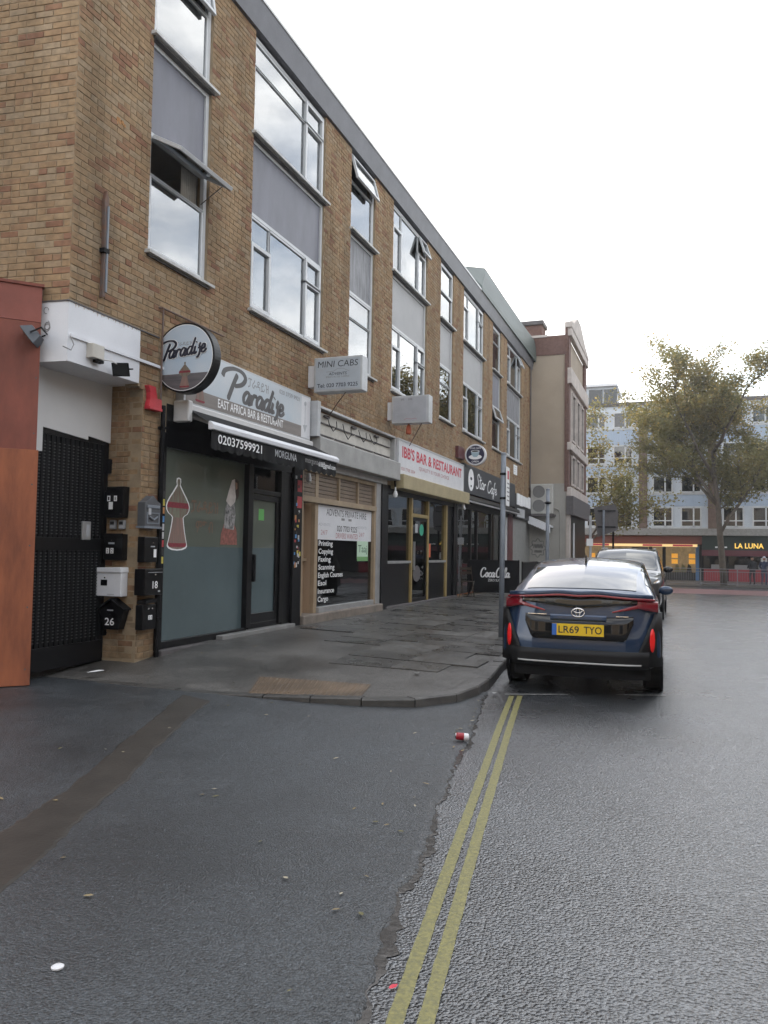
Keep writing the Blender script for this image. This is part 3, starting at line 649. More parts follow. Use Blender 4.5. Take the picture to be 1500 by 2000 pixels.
# ================================================================ ground floor
def interior(root, u0, u1, m, dep=3.2, z0=.2, z1=2.95, floor=M_ROOMDARK):
    mb = MB(FA); mb.F += [[mb.p(u0, z0, -.2), mb.p(u0, z1, -.2), mb.p(u0, z1, -dep), mb.p(u0, z0, -dep)], [mb.p(u1, z0, -.2), mb.p(u1, z1, -.2), mb.p(u1, z1, -dep), mb.p(u1, z0, -dep)],
        [mb.p(u0, z0, -dep), mb.p(u1, z0, -dep), mb.p(u1, z1, -dep), mb.p(u0, z1, -dep)], [mb.p(u0, z1, -.2), mb.p(u1, z1, -.2), mb.p(u1, z1, -dep), mb.p(u0, z1, -dep)]]
    mb.F += [[mb.p(u0, z0, -.2), mb.p(u1, z0, -.2), mb.p(u1, z0, -dep), mb.p(u0, z0, -dep)]]
    mb.build('interior', m, root, fixn=False)
def basket(root, fr, u, v, s, w, name='basket_print', outline=True):      # woven mesob basket, printed flat
    hat = [(.0, 1.0), (.045, .985), (.055, .94), (.035, .90), (.07, .87), (.17, .795), (.28, .72), (.36, .655), (.395, .60), (.385, .545), (.32, .495), (.22, .465), (.175, .44)]
    body = [(.175, .44), (.19, .37), (.235, .25), (.285, .14), (.325, .07), (.33, .04), (.28, .012), (.16, -.01), (.0, -.018)]
    hat = [(x*.67, y) for x, y in hat]; body = [(x*.67, y) for x, y in body]
    def sh(P, k=1.0): return [(u+x*s*k, v+y*s) for x, y in P]+[(u-x*s*k, v+y*s) for x, y in P[::-1]]
    if outline:
        P = hat+body[1:]; mb = MB(fr); mb.poly([(u+x*s+(.022*s if x > .01 else 0), v+(y-.5)*s*1.04+.5*s) for x, y in P]+[(u-x*s-.022*s, v+(y-.5)*s*1.04+.5*s) for x, y in P[::-1] if x > .01], w); mb.build(name, M_TXT_WHITE, root, fixn=False)
    m1 = mat('weave_sage', (.19, .215, .15), .7, var=.5, vs=26, stretch=(1, 1, .15), col2=(.17, .09, .075)); m2 = mat('weave_rose', (.30, .165, .14), .7, var=.55, vs=30, stretch=(1, 1, .08), col2=(.15, .13, .10)); m3 = mat('weave_red', (.27, .035, .05), .7, var=.4, vs=30)
    for P, mm, dz in ((hat, m1, .001), (body, m2, .0012), ([(.241, .655), (.265, .60), (.263, .575)], m3, .002), ([(.218, .07), (.221, .04), (.194, .015)], m3, .002)):
        mb = MB(fr); mb.poly([q for q in sh(P)], w+dz); mb.build(name, mm, root, fixn=False)
# ---- Paradise bar
s1 = thing('shopfront', 'black framed shopfront with frosted glass and basket stickers under the Paradise sign', 'shopfront', (FX, 10, .2))
f = MB(FA); f.box(8.33, 8.43, .16, 2.98, -.12, .02); f.box(8.43, 11.95, 2.80, 3.36, -.15, .0); f.box(8.43, 10.55, .18, .30, -.12, .0); f.box(10.50, 10.64, .30, 2.80, -.12, .02); f.box(11.58, 11.72, .30, 2.80, -.12, .0); f.box(11.72, 11.97, .18, 2.98, -.16, -.02); f.box(10.64, 11.58, 2.37, 2.44, -.12, -.01)
f.build('frame', M_BLACK, s1, bevel=.004)
MB(FA).box(8.43, 10.50, .30, 2.80, -.075, -.065).build('pane', M_HAZEGLASS, s1)
MB(FA).box(10.64, 11.58, 2.44, 2.80, -.075, -.065).build('pane', M_SHOPGLASS, s1)
MB(FA).box(8.43, 10.50, .30, 1.52, -.0645, -.0635).build('frosted_film', M_FROST, s1)
d = MB(FA); d.ring(10.65, 11.57, .27, 2.36, .085, -.10, -.03); d.box(10.73, 11.5, .27, .50, -.095, -.035); d = d.build('door', M_BLACK, s1, bevel=.004)
MB(FA).box(10.735, 11.485, .5, 2.275, -.07, -.062).build('pane', M_HAZEGLASS, d)
MB(FA).box(10.735, 11.485, .5, 1.52, -.0615, -.0605).build('frosted_film', M_FROST, d)
MB(FA).box(10.66, 10.72, 1.0, 1.42, -.03, .05).build('handle', M_BLACKM, d, bevel=.01)
MB(FA).box(10.95, 11.12, 1.96, 2.14, -.0605, -.060).build('green_sticker', mat('lime_print', (.12, .42, .10), .5), d)
MB(FA).box(8.33, 9.72, .12, .21, -.1, .10).build('step', M_LEAD, s1, bevel=.01); MB(FA).box(9.72, 11.97, .12, .265, -.1, .11).build('step', mat('step_stone', (.26, .255, .245), .6, var=.4, vs=4), s1, bevel=.01)
interior(s1, 8.4, 11.95, mat('bar_interior', (.33, .33, .25), .9, var=.3, vs=.8))
m1 = MB(FA)
for u, v, w in ((9.3, 2.93, -1.2), (10.4, 2.93, -1.6), (11.0, 2.93, -2.4), (8.9, 2.93, -2.4), (9.9, 2.93, -2.6), (11.4, 2.93, -1.0)): m1.box(u-.06, u+.06, v-.012, v+.0, w-.06, w+.06)
m1.build('ceiling_spot', mat('spot_glow', (1, 1, .9), .5, emit=(1, .92, .75), es=45), s1)  # spots enlarged, and extra ones added, to brighten the bar inside
basket(s1, FA, 8.82, 1.50, .92, -.0625)
fgr = [  # traditional dress figure sticker
    ([(9.86, 1.56), (10.32, 1.56), (10.30, 1.78), (10.22, 1.88), (9.95, 1.86), (9.88, 1.72)], mat('figure_brick', (.36, .13, .10), .7, var=.6, vs=25), .0),
    ([(9.95, 1.80), (10.22, 1.78), (10.26, 2.0), (10.2, 2.28), (10.06, 2.28), (9.98, 2.1)], mat('figure_dress', (.45, .43, .42), .7, var=.95, vs=16, col2=(.015, .015, .015)), .0006),
    ([(9.99, 2.20), (10.06, 2.36), (10.14, 2.52), (10.24, 2.55), (10.30, 2.46), (10.24, 2.20), (10.12, 2.12)], mat('figure_shawl', (.62, .56, .52), .7, var=.25, vs=14), .0012),
    ([(10.22, 2.56), (10.33, 2.52), (10.34, 2.30), (10.28, 2.22), (10.24, 2.34)], mat('figure_hair', (.06, .035, .025), .7, var=.4), .0018),
    ([(10.23, 2.50), (10.29, 2.49), (10.295, 2.41), (10.25, 2.38)], mat('figure_skin', (.30, .16, .10), .6), .0024)]
for P, mm, dz in fgr: MB(FA).poly(P, -.062+dz).build('figure_sticker', mm, s1, fixn=False)
text(s1, 'ፓራዳይዝ', FA, 9.12, 9.78, 1.98, 2.16, M_TXT_BROWN, .01, -.0625); text(s1, 'ምግብ', FA, 9.24, 9.66, 1.72, 1.88, M_TXT_BROWN, .01, -.0625)
# sticker-covered pilaster between the first two shops
pl = thing('pilaster', 'narrow dark pilaster covered in small stickers left of the minicab office', 'pilaster', (FX, 12.1, .2))
MB(FA).box(11.98, 12.30, .16, 3.36, -.15, .03).build('shaft', M_BLACKM, pl, bevel=.006)
st_c = [(.6, .6, .62), (.55, .05, .06), (.65, .55, .08), (.1, .3, .62), (.6, .6, .6), (.03, .03, .03), (.55, .25, .08)]
for k in range(34):
    u = 12.0+rnd.random()*.2; v = 1.15+rnd.random()*1.05 if k > 5 else 2.2+rnd.random()*.6; s = .03+rnd.random()*.035; q = k % 7
    MB(FA).box(u, u+s, v, v+s*rnd.uniform(.7, 1.5), .0302+k*.0002, .031+k*.0002).build('sticker', mat('sticker_%d' % q, st_c[q], .6, var=.4, vs=30), pl)
for v, c in ((2.50, 1), (2.22, 1)): MB(FA).box(12.10, 12.27, v, v+.2, .0302, .0315).build('sticker', mat('sticker_1', st_c[1]), pl)
# stickers on the left jamb of the Paradise shopfront
for k in range(9): MB(FA).box(8.345, 8.415, 1.30+k*.105, 1.385+k*.105, .0202, .022).build('sticker', mat('sticker_%d' % ((k*3+2) % 7), st_c[(k*3+2) % 7], .6, var=.4, vs=30), s1)
# fascia sign
sg = thing('fascia_sign', 'long grey and pale blue Paradise fascia sign with brush lettering', 'sign', (FX, 10.5, 3.8))
b = MB(FA); b.box(8.62, 12.36, 3.40, 4.17, -.01, .12); b.build('box', M_SIGNG, sg, bevel=.008)
MB(FA).box(8.66, 12.00, 3.62, 4.14, .1205, .124).build('sky_print', mat('print_sky', (.46, .53, .58), .45, var=.22, vs=1.6, col2=(.56, .58, .60)), sg)
MB(FA).box(8.66, 12.00, 3.43, 3.62, .1205, .124).build('wood_print', mat('print_wood', (.235, .205, .185), .5, var=.25, vs=4, stretch=(1, .3, 4)), sg)
MB(FA).box(12.00, 12.33, 3.43, 4.14, .1205, .124).build('white_print', M_SIGNW, sg)
script(sg, 'P', FA, 9.52, 10.14, 3.73, .345, M_TXT_DG, .14, .1245); script(sg, 'aradise', FA, 10.10, 11.38, 3.665, .35, M_TXT_DG, .12, .1250)
text(sg, 'ፓራዳይዝ', FA, 10.22, 10.84, 3.92, 4.07, M_TXT_GREY, 0, .1245); text(sg, 'EAST AFRICA BAR & RESTURANT', FA, 9.42, 11.35, 3.475, 3.60, M_TXT_WHITE, .01, .1245)
text(sg, '020 3759 9921', FA, 11.2, 11.92, 4.02, 4.09, M_TXT_GREY, .005, .1245)
MB(FA).box(12.13, 12.145, 3.62, 3.98, .1245, .126).build('lyre_drawing', M_TXT_LG, sg); MB(FA).prism([(12.06, 3.64), (12.22, 3.66), (12.14, 3.52)], .1245, .1258).build('lyre_drawing', M_TXT_LG, sg); MB(FA).disc(12.14, 4.02, .04, .1245, .126, 12).build('lyre_drawing', M_TXT_LG, sg)
basket(sg, FA, 8.98, 3.46, .5, .1245, outline=False)
# awning
aw = thing('awning', 'half wound black awning with white front bar and scalloped valance', 'awning', (FX, 10.5, 3.2))
MB(FA).box(8.62, 12.42, 3.24, 3.40, .0, .16).build('cassette', M_WHITE2, aw, bevel=.02)
MB(FA).prism([(8.56, 3.14), (8.66, 3.14), (8.66, 3.42), (8.56, 3.42)], .0, .24).build('end_bracket', M_WHITE2, aw, bevel=.02)
a = MB(FA); a.F.append([a.p(8.66, 3.33, .14), a.p(12.40, 3.33, .14), a.p(12.44, 3.12, .56), a.p(8.60, 3.10, .56)]); a.build('canopy', M_BLACKM, aw, fixn=False)
profile(MB(FA), [(3.02, .54), (3.02, .62), (3.08, .63), (3.13, .58), (3.13, .54)], 8.56, 12.50).build('front_bar', M_WHITE, aw, bevel=.01)
v = MB(FA); rows = []
for k in range(161): u = 8.58+3.9*k/160; rows.append([(u, 3.03, .585), (u, 2.80-.035*abs(math.sin(k*math.pi/8)), .575+.006*math.sin(k*.5))])
v.grid(rows); v.build('valance', M_BLACKM, aw, fixn=False)
text(aw, '02037599921', FA, 8.72, 9.86, 2.86, 2.98, M_TXT_WHITE, .012, .592); text(aw, 'MORGUNA', FA, 10.25, 10.95, 2.87, 2.98, M_TXT_LG, .004, .592); text(aw, 'morguna', FA, 11.25, 11.72, 2.87, 2.96, M_TXT_GREY, .004, .592); text(aw, '618@gmail.com', FA, 11.74, 12.42, 2.86, 2.97, M_TXT_WHITE, .008, .592)
for u, s in ((8.75, 1), (12.2, -1)): MB(FA).tube([(u, 3.25, .12), (u+.35*s, 3.15, .34), (u+.05*s, 3.08, .55)], .022, 8).build('folding_arm', M_WHITE2, aw)
# round projecting sign
FR = FY(8.42); FR2 = FY(8.30)
rs = thing('round_sign', 'round blue Paradise light box sign on wall brackets by the corner', 'sign', (-5.84, 8.4, 3.9))
CX, CZ, RR = -5.87, 3.90, .435
MB(Fr((CX, 8.30, CZ), (1, 0, 0), (0, 0, 1))).lathe([(RR-.01, -.16), (RR+.012, -.15), (RR+.012, -.005), (RR, 0)], 64).build('rim', M_BLACK, rs, smooth=False)
def seg(r, z0, z1, n=64):                     # part of a disc between two heights
    P = [];
    for k in range(n): t = 2*math.pi*k/n; x, zz = r*math.cos(t), r*math.sin(t); P.append((CX+(x if z0 <= zz <= z1 else math.copysign(math.sqrt(max(0, r*r-max(z0, min(z1, zz))**2)), x)), CZ+max(z0, min(z1, zz))))
    return P
FR = FY(8.30)
MB(FR).poly(seg(RR-.012, -1, 1), .002).build('white_print', M_TXT_WHITE, rs, fixn=False)
MB(FR).poly(seg(RR-.02, -.205, 1), .003).build('sky_print', mat('print_sky2', (.40, .50, .60), .4, var=.2, vs=2, col2=(.50, .56, .62)), rs, fixn=False)
MB(FR).poly(seg(RR-.02, -1, -.205), .003).build('wood_print', mat('print_plank', (.15, .13, .135), .5, var=.5, vs=3, stretch=(.6, 1, 9), col2=(.08, .075, .08)), rs, fixn=False)
script(rs, 'P', FR, CX-.36, CX-.12, CZ+.02, .185, M_TXT_WHITE, .15, .0042); script(rs, 'P', FR, CX-.36, CX-.12, CZ+.02, .185, M_TXT_NAVY, .105, .0082); script(rs, 'aradise', FR, CX-.215, CX+.34, CZ+.0, .205, M_TXT_WHITE, .125, .0062, .055); script(rs, 'aradise', FR, CX-.215, CX+.34, CZ+.0, .205, M_TXT_NAVY, .082, .0102, .055)
text(rs, 'ፓራዳይዝ', FR, CX-.12, CX+.12, CZ+.15, CZ+.20, M_TXT_GREY, 0, .0042); basket(rs, FR, CX+.02, CZ-.385, .33, .0042, outline=False)
m1 = MB()
for z in (4.08, 3.66): m1.tube([(FX-.02, 8.36, z), (CX-.40, 8.40, z)], .018, 8)
m1.tube([(FX-.01, 8.20, 4.54), (FX+.04, 8.22, 4.54), (FX+.04, 9.65, 4.55)], .014, 6); m1.tube([(FX+.04, 8.24, 4.54), (FX+.04, 8.24, 3.3)], .012, 6)
m1.build('bracket', M_RUST, rs)
# ---- minicab office
s2 = thing('shopfront', 'timber framed minicab office front with raised brown shutter and dark window', 'shopfront', (FX, 14.2, .2))
f = MB(FA); f.box(12.97, 13.10, .36, 3.0, -.12, -.045); f.box(15.82, 15.92, .36, 3.0, -.12, .0); f.box(12.32, 15.92, 2.36, 2.46, -.12, .012); f.box(12.32, 12.40, .36, 3.0, -.12, .0)
for u in (13.95, 14.9): f.box(u, u+.05, 2.46, 3.0, -.12, -.01)
f.build('frame', M_TIMBER, s2, bevel=.005)
m1 = MB(FA); m1.box(13.08, 15.82, .34, .46, -.1, .01); m1.box(15.92, 16.20, .25, 3.1, -.1, .0); m1.build('aluminium_frame', M_ALU, s2, bevel=.005)
MB(FA).box(13.08, 15.82, .46, 2.36, -.08, -.07).build('pane', M_DARKGLASS, s2)
MB(FA).box(13.10, 15.80, 1.70, 2.345, -.0695, -.066).build('sign_panel', M_SIGNW, s2)
text(s2, 'ADVENTS PRIVATE HIRE', FA, 13.5, 15.5, 2.16, 2.29, M_TXT_BLACK, 0, -.0655); text(s2, '020 7703 9225', FA, 14.0, 15.0, 1.87, 1.985, M_TXT_BLACK, .012, -.0655); text(s2, 'DRIVERS WANTED', FA, 13.95, 15.05, 1.735, 1.84, M_TXT_FRED, .012, -.0655)
for u in (13.4, 15.25): text(s2, '24/7', FA, u-.13, u+.16, 1.79, 1.88, M_TXT_FRED, 0, -.0655); text(s2, 'ADVENTS', FA, u-.24, u+.28, 1.955, 2.01, M_TXT_LG, .005, -.0655)
for u, (a, b) in ((14.2, (.0, .16)), (14.55, (0, .16))): MB(FA).box(u+a, u+b, 2.09, 2.135, -.0655, -.0645).build('car_drawing', M_TXT_GREY, s2)
for k, tx in enumerate(('Printing', 'Copying', 'Faxing', 'Scanning', 'English Courses', 'Esol', 'Insurance', 'Cargo')):
    w_ = {0: .62, 1: .64, 2: .54, 3: .72, 4: 1.12, 5: .36, 6: .72, 7: .46}[k]; v = 1.585-k*.148; de = .032 if any(c in tx for c in 'gyp') else 0
    text(s2, tx, FA, 13.19, 13.19+w_, v-de, v+.095, M_TXT_WHITE, .014, -.066)
MB(FA).box(15.02, 15.62, 1.33, 1.70, -.0645, -.062).build('poster', mat('poster_mint', (.50, .66, .50), .5), s2); MB(FA).box(15.02, 15.62, 1.29, 1.38, -.0615, -.061).build('poster', mat('poster_green', (.16, .34, .13), .5), s2)
text(s2, 'Taaj', FA, 15.08, 15.56, 1.42, 1.62, mat('poster_ink', (.02, .10, .05), .5), 0, -.0612)
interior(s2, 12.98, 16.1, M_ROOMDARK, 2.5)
sl = MB(FA)
for k in range(7): MB(FA).prism([(12.40, 2.465+k*.077), (15.82, 2.465+k*.077), (15.82, 2.535+k*.077), (12.40, 2.535+k*.077)], -.085, -.055).build('shutter_slat', M_SHUT, s2, bevel=.008)
# recessed lobby on its left
l2 = MB(FA); l2.F += [[l2.p(12.40, .36, -.12), l2.p(12.40, 2.36, -.12), l2.p(12.40, 2.36, -.26), l2.p(12.40, .36, -.26)], [l2.p(12.40, .36, -.26), l2.p(12.97, .36, -.26), l2.p(12.97, 2.36, -.26), l2.p(12.40, 2.36, -.26)], [l2.p(12.97, .36, -.12), l2.p(12.97, 2.36, -.12), l2.p(12.97, 2.36, -.26), l2.p(12.97, .36, -.26)]]
l2.build('lobby_wall', M_WOODBUFF, s2, fixn=False)
MB(FA).box(12.42, 12.74, 1.35, 2.1, -.258, -.25).build('hatch', mat('hatch_brown', (.16, .075, .03), .5), s2); MB(FA).box(12.46, 12.74, 1.36, 1.70, -.249, -.245).build('hatch_screen', M_BLACKM, s2); MB(FA).box(12.42, 12.95, 1.30, 1.35, -.258, -.19).build('hatch_shelf', M_TIMBER, s2)
MB(FA).box(12.32, 16.2, .14, .36, -1.1, .09).build('step', mat('worn_step', (.24, .20, .165), .7, var=.5, vs=4, bump=.4), s2, bevel=.02)
MB(FA).box(12.32, 16.45, 2.98, 3.12, -.1, .05).build('shutter_guide', M_ALU, s2, bevel=.01)
# rusting empty fascia above it
ef = thing('empty_sign_tray', 'empty cream sign tray with loose cables above grey shutter box', 'sign tray', (FX, 14.6, 3.7))
MB(FA).box(12.5, 16.72, 3.10, 3.50, -.02, .26).build('shutter_box', mat('shutter_box_grey', (.36, .355, .34), .5, var=.25, vs=3), ef, bevel=.015)
m1 = MB(FA); m1.box(12.56, 16.68, 3.50, 4.02, -.02, .02); m1.build('backing', M_CREAM, ef)
m1 = MB(FA); m1.ring(12.52, 16.72, 3.502, 4.10, .045, -.02, .13); m1.build('tray_frame', M_ALU, ef, bevel=.006)
MB(FA).box(12.40, 12.52, 3.50, 4.12, -.02, .24).build('end_cheek', M_SIGNG, ef)
for k in range(4): MB(FA).box(12.58+k*1.02, 13.53+k*1.02, 3.60, 3.62, .021, .05).build('batten', M_LEAD, ef); MB(FA).box(12.58+k*1.02, 13.53+k*1.02, 3.82, 3.84, .021, .05).build('batten', M_LEAD, ef)
for u, h in ((13.4, .12), (14.1, .16), (14.9, .12), (15.5, .10)): MB(FA).tube([(u-.2, 3.95, .06), (u-.16, 3.95-h, .08), (u, 3.9-h*1.4, .09), (u+.18, 3.95-h, .08), (u+.2, 3.95, .06)], .008, 6).build('cable', M_BLACKM, ef)
for u in (13.05, 14.35, 15.6): MB(FA).prism([(u, 3.95), (u+.22, 3.94), (u+.24, 3.985), (u+.05, 3.99)], .03, .07).build('bracket', M_LEAD, ef)
# minicab light box
mc = thing('light_box_sign', 'grey MINI CABS light box sign projecting above the empty tray', 'sign', (-5.7, 12.5, 4.6))
F2 = FY(12.42)
MB(F2).box(-6.06, -5.14, 4.27, 4.88, -.26, 0).build('box', M_SIGNG, mc, bevel=.015); MB(F2).box(-6.02, -5.18, 4.31, 4.84, .001, .004).build('face', mat('sign_bluegrey', (.43, .47, .51), .35, var=.12, vs=3), mc); MB(F2).box(-6.2, -6.06, 4.38, 4.76, -.22, -.06).build('wall_bracket', M_SIGNW, mc)
text(mc, 'MINI CABS', F2, -5.98, -5.22, 4.70, 4.81, M_TXT_BLACK, 0.0, .0045, .1); text(mc, '24/7', F2, -5.98, -5.84, 4.64, 4.685, M_TXT_LG, 0, .0045); text(mc, '24/7', F2, -5.35, -5.22, 4.65, 4.695, M_TXT_LG, 0, .0045)
text(mc, 'ADVENTS', F2, -5.77, -5.43, 4.555, 4.605, M_TXT_BLACK, .008, .0045, .2); text(mc, 'PRIVATE HIRE', F2, -5.82, -5.38, 4.51, 4.54, M_TXT_GREY, 0, .0045); text(mc, 'Tel: 020 7703 9225', F2, -5.99, -5.22, 4.345, 4.415, M_TXT_NAVY, .014, .0045)
MB(F2).tube([(-5.82, 4.615, .004), (-5.68, 4.625, .004), (-5.6, 4.67, .004), (-5.5, 4.665, .004), (-5.38, 4.61, .004)], .004, 4).build('car_drawing', M_TXT_GREY, mc)
MB().tube([(-5.5, 12.55, 4.27), (-5.72, 12.7, 4.12), (FX, 13.3, 3.95)], .01, 6).build('stay_rod', M_RUST, mc)
# blank light box
bl = thing('light_box_sign', 'weathered nearly blank light box sign with orange lamp beneath', 'sign', (-5.8, 16.6, 4.7))
F3 = FY(16.45)
MB(F3).box(-6.08, -5.2, 4.35, 4.97, -.26, 0).build('box', M_SIGNG, bl, bevel=.015); MB(F3).box(-6.04, -5.27, 4.39, 4.93, .001, .004).build('face', mat('sign_faded', (.42, .43, .46), .4, var=.15, vs=4), bl); MB(F3).box(-6.2, -6.08, 4.45, 4.85, -.22, -.06).build('wall_bracket', M_SIGNW, bl)
for u, v, w_, h, mm in ((-5.86, 4.86, .09, .05, M_TXT_GREY), (-5.68, 4.86, .1, .05, M_TXT_GREY), (-6.0, 4.60, .1, .015, M_TXT_LG), (-6.0, 4.54, .08, .02, M_TXT_LG), (-5.66, 4.58, .06, .03, M_TXT_LG), (-5.98, 4.43, .1, .012, M_TXT_LG)):
    for k in range(3): MB(F3).box(u+k*w_/3, u+k*w_/3+w_*.18, v+(k % 2)*h*.2, v+h, .0045, .006).build('faded_print', mm, bl)
MB(F3).tube([(-5.78, 4.43, .005), (-5.72, 4.455, .005), (-5.62, 4.44, .005), (-5.52, 4.455, .005), (-5.48, 4.43, .005)], .006, 4).build('faded_print', M_TXT_FRED, bl)
MB(Fr((-5.72, 16.6, 4.12), (1, 0, 0), (0, 1, 0))).lathe([(.04, .0), (.06, .02), (.06, .13), (.05, .17), (.02, .23)], 14).build('orange_lamp', mat('orange_plastic', (.42, .085, .03), .5), bl)
MB().tube([(-5.4, 16.55, 4.35), (FX, 17.9, 3.95)], .01, 6).build('stay_rod', M_RUST, bl)
# ---- IBB's
s3 = thing('shopfront', 'black glazed bar front with gold metal mullions and central door', 'shopfront', (FX, 19, .2))
f = MB(FA); f.box(16.5, 16.62, .2, 3.0, -.15, .02); f.box(16.62, 22.2, 2.82, 3.0, -.15, .0); f.box(22.1, 22.3, .2, 3.0, -.15, .02); f.box(16.62, 18.32, .26, 1.22, -.1, -.05); f.box(19.75, 21.35, .26, 1.22, -.1, -.05); f.box(16.2, 16.5, .2, 3.1, -.15, .03); f.build('frame', M_BLACK, s3, bevel=.004)
gd = MB(FA)
for u, w_ in ((18.32, .10), (19.66, .10), (21.35, .14)): gd.box(u, u+w_, .26, 2.82, -.1, .0)
gd.box(18.42, 19.66, 2.36, 2.45, -.1, -.01); gd.build('gold_mullion', M_GOLDFR, s3, bevel=.005)
m1 = MB(FA); m1.box(16.62, 18.32, 1.22, 1.28, -.1, .0); m1.box(19.76, 21.35, 1.22, 1.28, -.1, .0); m1.build('midrail', M_ALU, s3); MB(FA).box(21.49, 22.1, .26, 2.82, -.1, -.04).build('side_panel', M_BLACKM, s3)
for a, b, c, d in ((16.62, 18.32, 1.28, 2.82), (19.76, 21.35, 1.28, 2.82), (18.42, 19.66, 2.45, 2.82)): MB(FA).box(a, b, c, d, -.08, -.07).build('pane', M_DARKGLASS, s3)
d = MB(FA); d.ring(18.43, 19.65, .28, 2.35, .07, -.09, -.03); d = d.build('door', M_BLACK, s3); MB(FA).box(18.5, 19.58, .35, 2.28, -.07, -.062).build('pane', M_DARKGLASS, d)
MB(FA).box(18.53, 18.57, 1.05, 1.75, -.03, .02).build('handle', M_ALU, d); MB(FA).disc(19.30, 2.06, .17, -.0615, -.060, 20, .15).build('round_sticker', mat('teal_print', (.03, .36, .22), .5), d); MB(FA).box(18.78, 18.98, 1.98, 2.2, -.0615, -.060).build('notice', M_TXT_LG, d)
MB(FA).disc(18.95, .95, .30, -.0615, -.0612, 24, .2).build('round_sticker', M_LEAD, d); MB(FA).box(19.85, 20.12, 1.36, 1.72, -.069, -.068).build('orange_poster', mat('orange_print', (.62, .13, .05), .5), s3)
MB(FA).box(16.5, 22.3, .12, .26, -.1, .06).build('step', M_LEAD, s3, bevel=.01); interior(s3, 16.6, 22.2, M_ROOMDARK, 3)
ib = thing('fascia_sign', "white IBB'S BAR fascia sign with red letters over an ochre shutter box", 'sign', (FX, 19.8, 3.7))
MB(FA).box(16.86, 22.66, 3.26, 4.10, -.02, .14).build('box', M_SIGNW, ib, bevel=.01); MB(FA).ring(16.86, 22.66, 3.26, 4.10, .035, .141, .15).build('rim', M_SIGNG, ib); MB(FA).box(16.80, 22.7, 2.93, 3.26, -.02, .32).build('shutter_box', M_OCHRE, ib, bevel=.015)
text(ib, "IBB'S BAR & RESTAURANT", FA, 17.15, 22.4, 3.68, 3.96, M_TXT_RED, .03, .1415); text(ib, 'QUALITY IS YOUR CHOICE', FA, 18.4, 21.1, 3.49, 3.60, M_TXT_FRED, .012, .1415); text(ib, '020 7708 2004', FA, 17.1, 18.1, 3.38, 3.46, M_TXT_FRED, .006, .1415)
MB(Fr((FX+.12, 16.78, 2.72), (1, 0, 0), (0, 1, 0))).lathe([(.02, -.0), (.045, .02), (.055, .07), (.04, .13), (.02, .16), (.02, .24)], 14).build('lamp_bulb', M_TXT_WHITE, ib); MB(FA).tube([(16.78, 2.95, .12), (16.74, 3.3, .10), (16.76, 3.6, .03)], .02, 6).build('lamp_cable', M_BLACKM, ib)
# ---- Star cafe
s4 = thing('shopfront', 'cafe front with open folding doors and warm brick interior behind barrier', 'shopfront', (FX, 26.5, .2))
f = MB(FA); f.box(22.35, 22.5, .2, 3.2, -.12, .02); f.box(22.5, 30.4, 2.86, 3.2, -.12, .0)
for u in (24.2, 25.0, 27.0, 27.4, 28.6): f.box(u, u+.10, .25, 2.86, -.12, -.02)
f.build('frame', M_BLACK, s4, bevel=.004); MB(FA).box(28.7, 29.5, .25, 2.86, -.1, -.06).build('pale_door', mat('pale_green_door', (.40, .44, .38), .5, var=.2), s4); MB(FA).box(29.5, 29.75, .25, 2.86, -.1, -.02).build('white_post', M_UPVC, s4); MB(FA).box(29.75, 30.6, .2, 3.0, -.1, .02).build('maroon_pilaster', mat('maroon', (.12, .035, .035), .5, var=.3), s4)
for a, b in ((22.5, 24.2), (24.3, 25.0), (25.1, 27.0), (27.5, 28.6)): MB(FA).box(a, b, .25, 2.86, -.08, -.07).build('pane', M_SHOPGLASS, s4)
interior(s4, 22.5, 29.4, mat('cafe_brick', (.24, .095, .05), .9, var=.35, vs=3), 3.5); m1 = MB(FA); m1.box(23.2, 23.9, 2.35, 2.40, -1.3, -.9); m1.box(25.2, 26.0, 2.4, 2.45, -1.4, -1.0); m1.box(23.2, 23.9, 1.82, 1.88, -2.0, -1.4); m1.build('strip_light', mat('warm_strip', (1, .9, .7), .5, emit=(1, .8, .5), es=6), s4)
text(s4, 'TU', FA, 25.2, 25.7, 1.75, 1.95, mat('neon_amber', (.9, .5, .05), .5, emit=(1, .5, .03), es=3), .02, -.3)
sc = thing('fascia_sign', 'charcoal Star Cafe fascia sign with white script lettering', 'sign', (FX, 26.5, 3.7))
MB(FA).box(22.78, 30.5, 3.30, 4.18, -.02, .12).build('box', mat('sign_charcoal', (.035, .037, .043), .45, var=.2, vs=3), sc, bevel=.01); script(sc, 'Star', FA, 24.25, 25.55, 3.56, .42, M_TXT_WHITE, .075, .1215); script(sc, 'Cafe', FA, 25.85, 27.25, 3.52, .40, M_TXT_WHITE, .075, .1215)
MB(FA).disc(23.62, 3.74, .34, .1205, .124, 28, .34).build('logo', M_TXT_WHITE, sc); MB(FA).disc(23.62, 3.78, .12, .1245, .126, 16, .05).build('logo', M_TXT_NAVY, sc); MB(FA).box(23.55, 23.69, 3.52, 3.58, .1245, .126).build('logo', M_TXT_NAVY, sc)
for k in range(3): MB(FA).box(27.9, 29.2-k*.2, 3.74-k*.07, 3.76-k*.07, .1205, .122).build('small_print', M_TXT_GREY, sc)
profile(MB(FA), [(3.02, .0), (3.02, .22), (3.10, .30), (3.20, .26), (3.28, .0)], 22.6, 30.6).build('awning_cassette', M_BLACK, sc); profile(MB(FA), [(3.0, .30), (3.0, .33), (3.05, .33), (3.05, .30)], 22.6, 30.6).build('awning_front_bar', M_ALU, sc)
rc = thing('round_sign', 'round navy coffee cup OPEN sign on a maroon wall bracket', 'sign', (-5.8, 23, 4.4))
